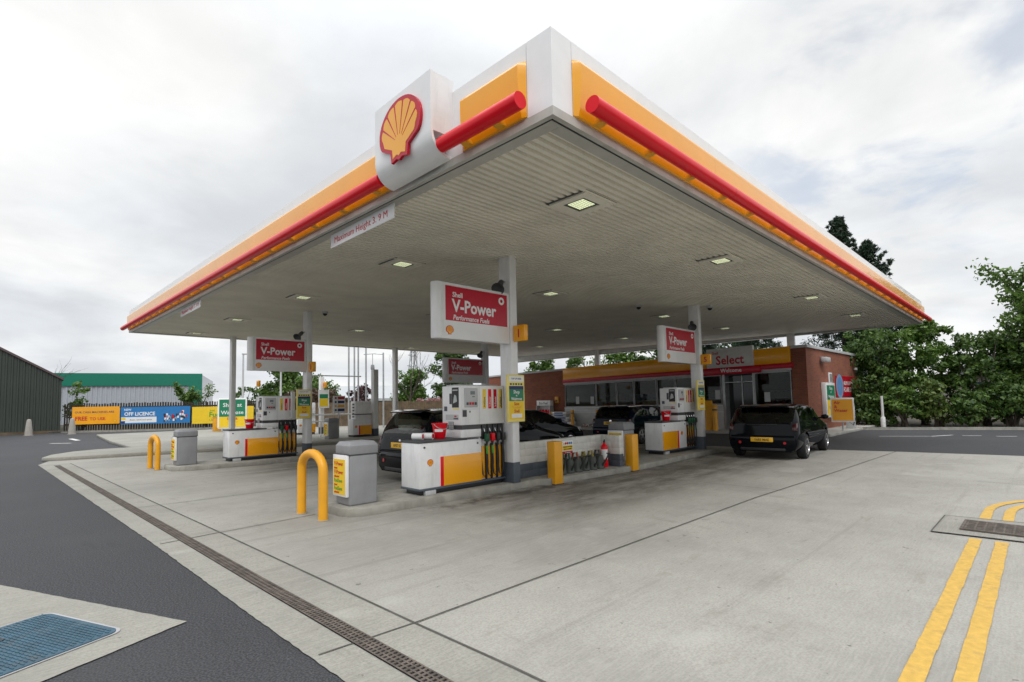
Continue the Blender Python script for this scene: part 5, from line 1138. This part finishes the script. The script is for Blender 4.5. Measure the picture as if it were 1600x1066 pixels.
# far white units
fb = thing('factory_building', 'long low white roofed factory beyond the brown fence', 'factory', (40, 52, 0), math.atan2(-25, 34))
MB().box(-14, 34, 0, 18, 0, 2.1).obj('wall', M('factory_wall', (.25, .27, .28), .6), fb); MB().box(-13, 33, -.04, 0, .9, 1.9).obj('window_strip', fargrey, fb)
r = MB(); r.hexa([(-15, -.8, 2.05), (35, -.8, 2.05), (35, 19, 2.05), (-15, 19, 2.05)], [(-15, -.8, 2.35), (35, -.8, 2.35), (35, 8, 4.2), (-15, 8, 4.2)]); r.obj('roof', farwhite, fb)
fb = thing('gabled_shed', 'pale gabled shed seen right of the left column', 'shed', (23.5, 54, 0), R(-20)); c = MB(); c.prism([(-3, 0), (3, 0), (3, 2.5), (0, 3.75), (-3, 2.5)], 0, 14, lambda x, z, y: (x, y, z)); c.obj('wall', M('pale_shed', (.45, .48, .49), .6), fb); r = MB(); r.hexa([(-3.2, -.3, 2.42), (0, -.3, 3.76), (0, 14.3, 3.76), (-3.2, 14.3, 2.42)], [(-3.2, -.3, 2.55), (0, -.3, 3.9), (0, 14.3, 3.9), (-3.2, 14.3, 2.55)]); r.hexa([(0, -.3, 3.76), (3.2, -.3, 2.42), (3.2, 14.3, 2.42), (0, 14.3, 3.76)], [(0, -.3, 3.9), (3.2, -.3, 2.55), (3.2, 14.3, 2.55), (0, 14.3, 3.9)]); r.obj('roof', farwhite, fb)
# brown board fence
bf = thing('board_fence', 'brown upright board fence behind the rear pumps', 'fence', (0, 0, 0)); b = MB(); a0 = Vector((15.0, 36.6)); a1 = Vector((23.5, 29.0)); d = (a1 - a0).normalized(); k = 0.
while k < (a1 - a0).length:
    p0 = a0 + d * k; p1 = a0 + d * (k + .14); h = 1.78 + random.uniform(-.03, .03); b.hexa([(p0.x, p0.y, 0), (p1.x, p1.y, 0), (p1.x, p1.y + .03, 0), (p0.x, p0.y + .03, 0)], [(p0.x, p0.y, h), (p1.x, p1.y, h), (p1.x, p1.y + .03, h), (p0.x, p0.y + .03, h)]); k += .16
b.obj('boards', woodl, bf, smooth=0)
struct('rear_pavement', sheet([(12, 40), (30, 28), (30, 24), (14, 34)], .006), asphalt, smooth=0)
# pylon
py = thing('lattice_pylon', 'faint grey lattice electricity pylon on the horizon', 'pylon', (98, 146, 0), R(35)); b = MB()
for s in (-1, 1):
    for q in (-1, 1): b.tube([(s * 3, q * 3, 0), (s * .9, q * .9, 15), (s * .3, q * .3, 23)], .14, 5)
for k in range(7):
    z0 = k * 3.; z1 = z0 + 3; w0 = 3 - z0 * .14 if z0 < 15 else .9; w1 = max(.5, 3 - z1 * .14)
    for q in (-1, 1): b.tube([(-w0, q * w0, z0), (w1, q * w1, z1)], .09, 4); b.tube([(w0, q * w0, z0), (-w1, q * w1, z1)], .09, 4)
b.obj('lattice', M('pylon_steel', (.35, .37, .39), .6), py, smooth=0); b = MB()
for z, w0 in ((14, 5), (17.5, 4.2), (21, 3.2)): b.tube([(-w0, 0, z), (w0, 0, z)], .12, 5); b.tube([(-w0, 0, z), (0, 0, z + 1.2), (w0, 0, z)], .08, 4)
b.obj('cross_arms', M('pylon_steel', (.35, .37, .39), .6), py, smooth=0)

# ------------------------------------------------------------------ vegetation
SEED = 3
def leaves(name, centres, radii, per, size, mat, parent, flat=.35, asp=.55):
    centres = np.asarray(centres, float); n = len(centres) * per
    c = np.repeat(centres, per, 0); r = np.repeat(np.asarray(radii, float), per)
    d = RNG.normal(size=(n, 3)); d /= np.linalg.norm(d, axis=1)[:, None]; d[:, 2] *= .75
    rad = r * RNG.random(n) ** .45
    p = c + d * rad[:, None]
    nr = d * .6 + RNG.normal(size=(n, 3)) * .7 + np.array([0, 0, flat]); nr /= np.linalg.norm(nr, axis=1)[:, None]
    t = np.cross(nr, RNG.normal(size=(n, 3))); t /= np.linalg.norm(t, axis=1)[:, None] + 1e-9; b = np.cross(nr, t)
    s = size * RNG.uniform(.6, 1.35, n)[:, None]
    v = np.stack([p - t * s, p + b * s * asp - t * s * .1 + nr * s * .1, p + t * s, p - b * s * asp - t * s * .1 + nr * s * .1], 1).reshape(-1, 3)
    me = bpy.data.meshes.new(name); me.vertices.add(4 * n); me.vertices.foreach_set('co', v.ravel())
    me.loops.add(4 * n); me.loops.foreach_set('vertex_index', np.arange(4 * n)); me.polygons.add(n)
    me.polygons.foreach_set('loop_start', np.arange(n) * 4); me.update(calc_edges=True); me.materials.append(mat)
    o = bpy.data.objects.new(name, me); COL.objects.link(o); o.parent = parent; return o
def branch(mb, p, d, ln, r, depth, tips, spread=.5, up=.15):
    pts = [Vector(p)]; q = Vector(p); dd = Vector(d).normalized(); rs = [r]; n = 4
    for k in range(n):
        dd = (dd + Vector((random.gauss(0, .13), random.gauss(0, .13), random.gauss(up * .3, .1)))).normalized(); q = q + dd * ln / n; pts.append(q.copy()); rs.append(r * (1 - .45 * (k + 1) / n))
        if depth <= 1: tips.append(tuple(q))
    mb.tube(pts, rs, 6 if depth < 2 else 8)
    if depth > 0:
        for k in range(random.choice((3, 4))):
            a = Vector((random.gauss(0, 1), random.gauss(0, 1), random.gauss(.2, .7))).normalized(); nd = (dd * (1 - spread) + a * spread).normalized()
            st = pts[random.choice((2, 3, 4))]; branch(mb, st, nd, ln * random.uniform(.55, .78), r * .5, depth - 1, tips, spread, up)
def tree(name, lab, loc, h, trunk, mat, per=26, leaf=.12, cl=.5, depth=3, spread=.5, group=None, cat='tree', lean=(0, 0), r=.16, thin=1.):
    global RNG
    random.seed(zlib.crc32(lab.encode()) + SEED); RNG = np.random.default_rng(zlib.crc32(lab.encode()))
    t = thing(name, lab, cat, loc, 0, group); tips = []; mb = MB()
    branch(mb, (0, 0, 0), (lean[0], lean[1], 1), h * .42, r, depth, tips, spread)
    mb.obj('trunk', bark, t, smooth=60)
    if per:
        if thin < 1: tips = [q for q in tips if random.random() < thin]
        leaves('crown', tips, [cl * random.uniform(.6, 1.3) for _ in tips], per, leaf, mat, t)
    return t
def shrub(name, lab, loc, w, d, h, mat, n=40, per=60, leaf=.10, cl=.5, group=None, cat='shrub'):
    global RNG
    random.seed(zlib.crc32(lab.encode()) + SEED); RNG = np.random.default_rng(zlib.crc32(lab.encode()))
    t = thing(name, lab, cat, loc, 0, group); cs = []; mb = MB()
    for k in range(n):
        a = random.uniform(0, 2 * math.pi); rr_ = math.sqrt(random.random()); z = random.uniform(.15, 1); sh = math.sqrt(max(.05, 1 - (z - .35) ** 2 * 1.6)) * random.uniform(.75, 1.1)
        cs.append((rr_ * math.cos(a) * w * sh, rr_ * math.sin(a) * d * sh, z * h))
    for k in range(7): e = cs[k]; mb.tube([(random.uniform(-.2, .2), random.uniform(-.2, .2), 0), (e[0] * .5, e[1] * .5, e[2] * .6), e], [.06, .04, .012], 6)
    mb.obj('stems', bark, t); leaves('foliage', cs, [cl * random.uniform(.6, 1.3) for _ in cs], per, leaf, mat, t); return t
def conifer(lab, loc, h, w, group, n=900):
    global RNG
    random.seed(zlib.crc32(lab.encode()) + SEED); RNG = np.random.default_rng(zlib.crc32(lab.encode()))
    t = thing('conifer', lab, 'conifer', loc, 0, group); mb = MB(); mb.tube([(0, 0, 0), (0, 0, h * .6), (0, 0, h)], [.28, .16, .02], 8); cs = []; rs = []
    lob = [(random.uniform(0, 6.28), random.uniform(.1, .9), random.uniform(.2, .5)) for _ in range(16)]
    for k in range(n):
        z = random.random() ** .85; a = random.uniform(0, 2 * math.pi); f = 1.
        for la, lz, lw in lob:
            da = math.atan2(math.sin(a - la), math.cos(a - la)); f += .55 * math.exp(-(da / .5) ** 2 - ((z - lz) / .08) ** 2) - .02
        R_ = w * (1 - z) ** .62 * random.uniform(.35, 1.0) * f + random.uniform(0, .12)
        cs.append((R_ * math.cos(a), R_ * math.sin(a), .25 + z * h + .10 * R_)); rs.append((.32 * (1 - z) + .10) * random.uniform(.45, 1.3))
    for k in range(0, n, 30): c = cs[k]; mb.tube([(0, 0, c[2] + .2), (c[0] * .6, c[1] * .6, c[2] + .1), c], [.05, .03, .01], 5)
    for k in range(2):
        b0 = (random.uniform(-.4, .4), random.uniform(-.4, .4)); 
        for j in range(9): z = h * (.90 + j * .012); cs.append((b0[0] + random.gauss(0, .10), b0[1] + random.gauss(0, .10), z + k * .1)); rs.append(.05 + .016 * (9 - j))
    mb.obj('trunk', bark, t); leaves('crown', cs, rs, 34, .13, leaf_con, t, flat=.1, asp=.22); return t
# conifers behind the shop
cg = 'dark conifers behind the shop'
conifer('tall dark conifer rising above the right part of the canopy', (36.4, 8.15, 0), 12.2, 2.9, cg); conifer('dark conifer behind the right end of the shop roof, lower than its neighbour', (36.2, 6.75, 0), 10.3, 2.6, cg, 800)
conifer('broad dark conifer behind the entrance sign of the shop', (36, 13.5, 0), 9.5, 3.2, cg, 800); conifer('conifer behind the middle of the shop roof', (36.5, 17.5, 0), 8.6, 3.0, cg, 700)
# hedge and trees on the right verge
hg = 'shrubs along the right verge'
sh = [((32.5, 6.2, 0), 2.0, 1.6, 4.9, leaf_dark, 'dark shrub next to the shop, leftmost on the right verge'), ((33.4, 4.2, 0), 1.8, 1.5, 5.2, leaf_mid, 'pale tipped rounded shrub second on the right verge'), ((33.6, 1.9, 0), 2.0, 1.6, 4.4, leaf_dark, 'low dark shrub in the dip of the right hedge'),
      ((34.6, -.2, 0), 2.2, 1.8, 5.6, leaf_mid, 'broad green shrub below the airy tree'), ((34.8, -2.8, 0), 2.2, 1.8, 5.2, leaf_dark, 'dark shrub under the airy tree at the right'), ((35.6, -5.6, 0), 2.4, 1.8, 5.6, leaf_mid, 'green shrub at the right edge of the photo')]
for loc, w, d, h, m_, lab in sh: shrub('verge_shrub', lab, loc, w, d, h, m_, 150, 60, .10, .34, hg)
for k in range(9):
    u = 30.6 - .0 + k * .22 + (0 if k % 2 else .35); v = 6.0 - k * 1.25
    shrub('ground_shrub', 'low leafy bush at the foot of the right hedge, ' + ('beside the white marker post', 'second from the white post', 'third from the white post', 'in the left middle', 'in the middle', 'in the right middle', 'under the airy tree', 'with yellowish tips', 'at the right edge')[k], (u, v, 0), 1.0, .8, 1.5 + .3 * (k % 3), (leaf_dark, leaf_mid, leaf_lite, leaf_dark)[k % 4 if k != 7 else 2], 26, 60, .10, .36, 'low bushes at the foot of the right hedge')
tree('airy_tree', 'tall airy tree with open branches rising at the right', (34.0, -.6, 0), 8.8, None, leaf_mid, 20, .11, .50, 3, .54, r=.22, lean=(.03, -.06))
tree('airy_tree', 'second open crowned tree at the far right edge', (35.5, -3.6, 0), 9.2, None, leaf_mid, 15, .115, .50, 3, .5, r=.22, lean=(.0, .02))
# trees behind the forecourt
bg = 'trees behind the forecourt'
tree('broadleaf_tree', 'green tree standing between the left pump and its hanging sign', (18.5, 49, 0), 7.6, None, leaf_mid, 22, .15, .55, 3, .5, bg, lean=(-.1, .05), r=.13)
shrub('rounded_tree', 'bushy rounded tree right of the thin white column at the back', (31.0, 46.5, 0), 1.9, 1.9, 5.0, leaf_mid, 70, 90, .14, .6, bg, 'tree')
shrub('ivy_tree', 'dense green ivy covered tree behind the shaded hanging sign', (30.0, 38.5, 0), 1.9, 1.9, 7.0, leaf_dark, 90, 110, .13, .6, bg, 'tree')
for k, (u, v, h) in enumerate(((36, 33.5, 7.6), (37.3, 32.8, 7.2), (39.5, 31.6, 6.4))): shrub('upright_tree', ('narrow upright tree just right of the number 1 sign', 'narrow green tree second right of the number 1 sign', 'smaller ragged tree above the brick wall')[k], (u, v, 0), .85, .85, h, leaf_mid, 50, 70, .14, .5, bg, 'tree')
tree('bare_tree', 'leafless spindly tree left of the ivy covered tree', (27.0, 41.0, 0), 8.6, None, leaf_mid, 0, .1, .5, 3, .42, bg, r=.10)
tree('bare_tree', 'leafless twiggy tree above the dark green shed', (1.5, 70.0, 0), 7.8, None, leaf_mid, 0, .1, .5, 3, .22, bg, r=.06)
tree('bare_tree', 'thinly leaved branches above the brick end of the shop', (38.0, 30.0, 0), 8.0, None, leaf_mid, 2, .13, .4, 3, .5, bg, r=.10)
for k, (u, v, h) in enumerate(((40, 26, 7.4), (40.5, 22.5, 7.6), (41, 19.5, 7.8), (41.5, 16.5, 8.2))): shrub('backing_tree', 'leafy tree showing over the shop roof, ' + ('above the left windows', 'above the dark blue hatchback', 'left of the shop entrance sign', 'behind the shop entrance sign')[k], (u, v, 0), 2.4, 2.2, h, (leaf_mid, leaf_dark)[k % 2], 70, 80, .16, .75, 'trees over the shop roof', 'tree')
tree('young_tree', 'small tree before the right end of the emerald unit', (12.2, 53, 0), 5.0, None, leaf_mid, 20, .13, .40, 2, .3, bg, lean=(-.1, 0), r=.07)
tree('young_tree', 'wispy tree at the corner of the emerald unit', (13.2, 52.5, 0), 4.6, None, leaf_mid, 9, .11, .42, 2, .42, bg, r=.07)
shrub('fence_bush', 'bush overhanging the fence by the dark green shed', (4.6, 51.5, 0), .9, .8, 3.6, leaf_mid, 26, 50, .12, .4, 'bushes behind the fences')
shrub('fence_bush', 'low dark bush behind the yellow banner', (15.2, 49.0, 0), 1.2, 1., 3.3, leaf_dark, 30, 60, .12, .45, 'bushes behind the fences'); shrub('fence_bush', 'round dark bush left of the left pump', (17.2, 47.8, 0), 1.5, 1.2, 3.7, leaf_dark, 36, 60, .13, .5, 'bushes behind the fences')
shrub('copper_hedge', 'copper brown beech hedge behind the rear pumps', (16.8, 38.2, 0), 3.2, 1.2, 2.7, leaf_brown, 80, 70, .12, .45, None, 'hedge'); shrub('fence_bush', 'fresh green bush above the copper hedge', (17.5, 41.0, 0), 1.3, 1.1, 3.9, leaf_mid, 36, 70, .12, .5, 'bushes behind the fences')
shrub('fence_bush', 'purple leaved shrub behind the diesel pump', (21.0, 38.5, 0), 1.6, 1., 3.0, leaf_purple, 36, 60, .12, .45, 'bushes behind the fences'); shrub('fence_bush', 'green bush right of the small yellow number sign', (19.2, 41.2, 0), 1.2, 1.1, 3.5, leaf_mid, 30, 70, .12, .5, 'bushes behind the fences')
shrub('pink_bush', 'pink flowering bush behind the estate car', (26.5, 36.5, 0), 2.4, 1., 1.9, leafmat('pink_blossom', (.30, .12, .13), (.45, .25, .26)), 40, 60, .12, .4)
# white marker post and picket fence right of shop
t = thing('marker_post', 'white marker post at the hedge right of the shop', 'post', (29.2, 5.25, 0)); MB().cyl((0, 0, 0), (0, 0, 1.5), .06, .05, 14).obj('shaft', M('marker_white', (.6, .6, .6), .6), t); MB().lathe([(.10, 0), (.095, .5), (.06, .55)], 14).obj('foot', M('marker_white', (.6, .6, .6), .6), t)
hs = thing('house', 'grey roofed house glimpsed through the right hedge', 'house', (46, 1.2, 0), R(8)); MB().box(-4, 4, -3.5, 3.5, 0, 2.6).obj('wall', M('house_render', (.40, .36, .33), .8), hs); r = MB(); r.prism([(-3.9, 2.6), (3.9, 2.6), (0, 4.4)], -4.3, 4.3, lambda y, z, x: (x, y, z)); r.obj('roof', M('slate_roof', (.16, .17, .19), .7), hs); w_ = MB(); w_.box(-4.03, -4, -2.2, -.8, 1., 2.2); w_.box(-4.03, -4, .8, 2.2, 1., 2.2); w_.obj('window', fargrey, hs)

# ------------------------------------------------------------------ camera
Mw = [[0.7126020381246266, 0.0318049160562258, 0.700847189175561], [-0.7012791118307907, 0.06098079233311224, 0.7102738558304417], [-0.020148016538741292, -0.9976320916455537, 0.06575916018679329]]
cam = bpy.data.cameras.new('camera'); co = bpy.data.objects.new('camera', cam); COL.objects.link(co)
co.matrix_world = Matrix(((Mw[0][0], -Mw[0][1], -Mw[0][2], 0), (Mw[1][0], -Mw[1][1], -Mw[1][2], 0), (Mw[2][0], -Mw[2][1], -Mw[2][2], 1.55), (0, 0, 0, 1)))
cam.sensor_width = 36; cam.sensor_fit = 'HORIZONTAL'; cam.lens = 815.325 / 1600 * 36; cam.shift_y = 42 / 1600; cam.clip_end = 2000; cam.clip_start = .05
SC.camera = co

# ------------------------------------------------------------------ light
SUN_EL, SUN_AZ = R(52), R(-128)
sd3 = Vector((math.cos(SUN_EL) * math.cos(SUN_AZ), math.cos(SUN_EL) * math.sin(SUN_AZ), math.sin(SUN_EL)))
sl_ = bpy.data.lights.new('sun', 'SUN'); sl_.energy = .9; sl_.angle = R(25); sl_.color = (1, .96, .90)
so2 = bpy.data.objects.new('sun', sl_); COL.objects.link(so2); so2.rotation_euler = sd3.to_track_quat('Z', 'Y').to_euler()
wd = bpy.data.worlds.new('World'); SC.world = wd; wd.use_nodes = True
nt = wd.node_tree; N = nt.nodes; L = nt.links; N.clear()
out = N.new('ShaderNodeOutputWorld'); sky = N.new('ShaderNodeTexSky'); sky.sky_type = 'NISHITA'; sky.sun_disc = False; sky.sun_elevation = SUN_EL; sky.sun_rotation = math.pi / 2 - SUN_AZ
b1 = N.new('ShaderNodeBackground'); b1.inputs['Strength'].default_value = .12; L.new(sky.outputs[0], b1.inputs['Color'])
tc = N.new('ShaderNodeTexCoord'); sp = N.new('ShaderNodeSeparateXYZ'); L.new(tc.outputs['Generated'], sp.inputs[0])
def mth(op, a, b=None):
    n = N.new('ShaderNodeMath'); n.operation = op
    for i, q in enumerate((a, b)):
        if q is None: continue
        if isinstance(q, (int, float)): n.inputs[i].default_value = q
        else: L.new(q, n.inputs[i])
    return n.outputs[0]
def mrange(v, a, b, lo, hi):
    r = N.new('ShaderNodeMapRange'); r.interpolation_type = 'SMOOTHSTEP'
    for k, q in zip(('From Min', 'From Max', 'To Min', 'To Max'), (a, b, lo, hi)): r.inputs[k].default_value = q
    L.new(v, r.inputs['Value']); return r.outputs[0]
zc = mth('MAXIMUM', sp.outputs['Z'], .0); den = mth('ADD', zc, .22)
cb = N.new('ShaderNodeCombineXYZ'); L.new(mth('DIVIDE', sp.outputs['X'], den), cb.inputs[0]); L.new(mth('DIVIDE', sp.outputs['Y'], den), cb.inputs[1])
def wn(scale, det, off=(0, 0, 0), rough=.55):
    mp = N.new('ShaderNodeMapping'); mp.inputs['Location'].default_value = off; L.new(cb.outputs[0], mp.inputs[0]); n = N.new('ShaderNodeTexNoise'); n.inputs['Scale'].default_value = scale; n.inputs['Detail'].default_value = det; n.inputs['Roughness'].default_value = rough; n.inputs['Distortion'].default_value = .3
    L.new(mp.outputs[0], n.inputs['Vector']); return n.outputs['Fac']
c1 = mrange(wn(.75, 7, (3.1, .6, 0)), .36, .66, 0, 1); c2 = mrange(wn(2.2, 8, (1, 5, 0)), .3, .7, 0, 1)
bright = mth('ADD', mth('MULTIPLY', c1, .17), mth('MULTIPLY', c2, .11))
grad = mth('ADD', .88, mrange(zc, .52, .95, 0, 1.45))     # overcast sky is brightest overhead; boosted mostly above the view to light the scene
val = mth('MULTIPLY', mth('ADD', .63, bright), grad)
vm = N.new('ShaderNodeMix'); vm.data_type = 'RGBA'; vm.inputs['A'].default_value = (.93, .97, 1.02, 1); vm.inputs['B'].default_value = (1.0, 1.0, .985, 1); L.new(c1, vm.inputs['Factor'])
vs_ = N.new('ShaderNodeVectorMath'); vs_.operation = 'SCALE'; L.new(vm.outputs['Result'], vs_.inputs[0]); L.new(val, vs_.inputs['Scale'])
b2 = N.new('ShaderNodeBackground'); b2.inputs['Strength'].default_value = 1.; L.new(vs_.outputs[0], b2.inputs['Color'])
vd = N.new('ShaderNodeVectorMath'); vd.operation = 'DOT_PRODUCT'; L.new(tc.outputs['Generated'], vd.inputs[0]); vd.inputs[1].default_value = Vector((1.071, .119, .475)).normalized()
cov = mth('SUBTRACT', 1., mth('MULTIPLY', mrange(vd.outputs['Value'], .955, .995, 0, 1), mrange(wn(2.4, 6, (9.3, 2.2, 0)), .47, .64, 0, .42)))
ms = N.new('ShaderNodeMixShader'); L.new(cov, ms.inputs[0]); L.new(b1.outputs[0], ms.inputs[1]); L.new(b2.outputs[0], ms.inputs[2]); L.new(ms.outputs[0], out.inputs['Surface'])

SC.render.engine = 'CYCLES'
SC.view_settings.view_transform = 'Standard'; SC.view_settings.look = 'None'; SC.view_settings.exposure = .41; SC.view_settings.gamma = 1
SC.cycles.max_bounces = 6; SC.cycles.use_denoising = True
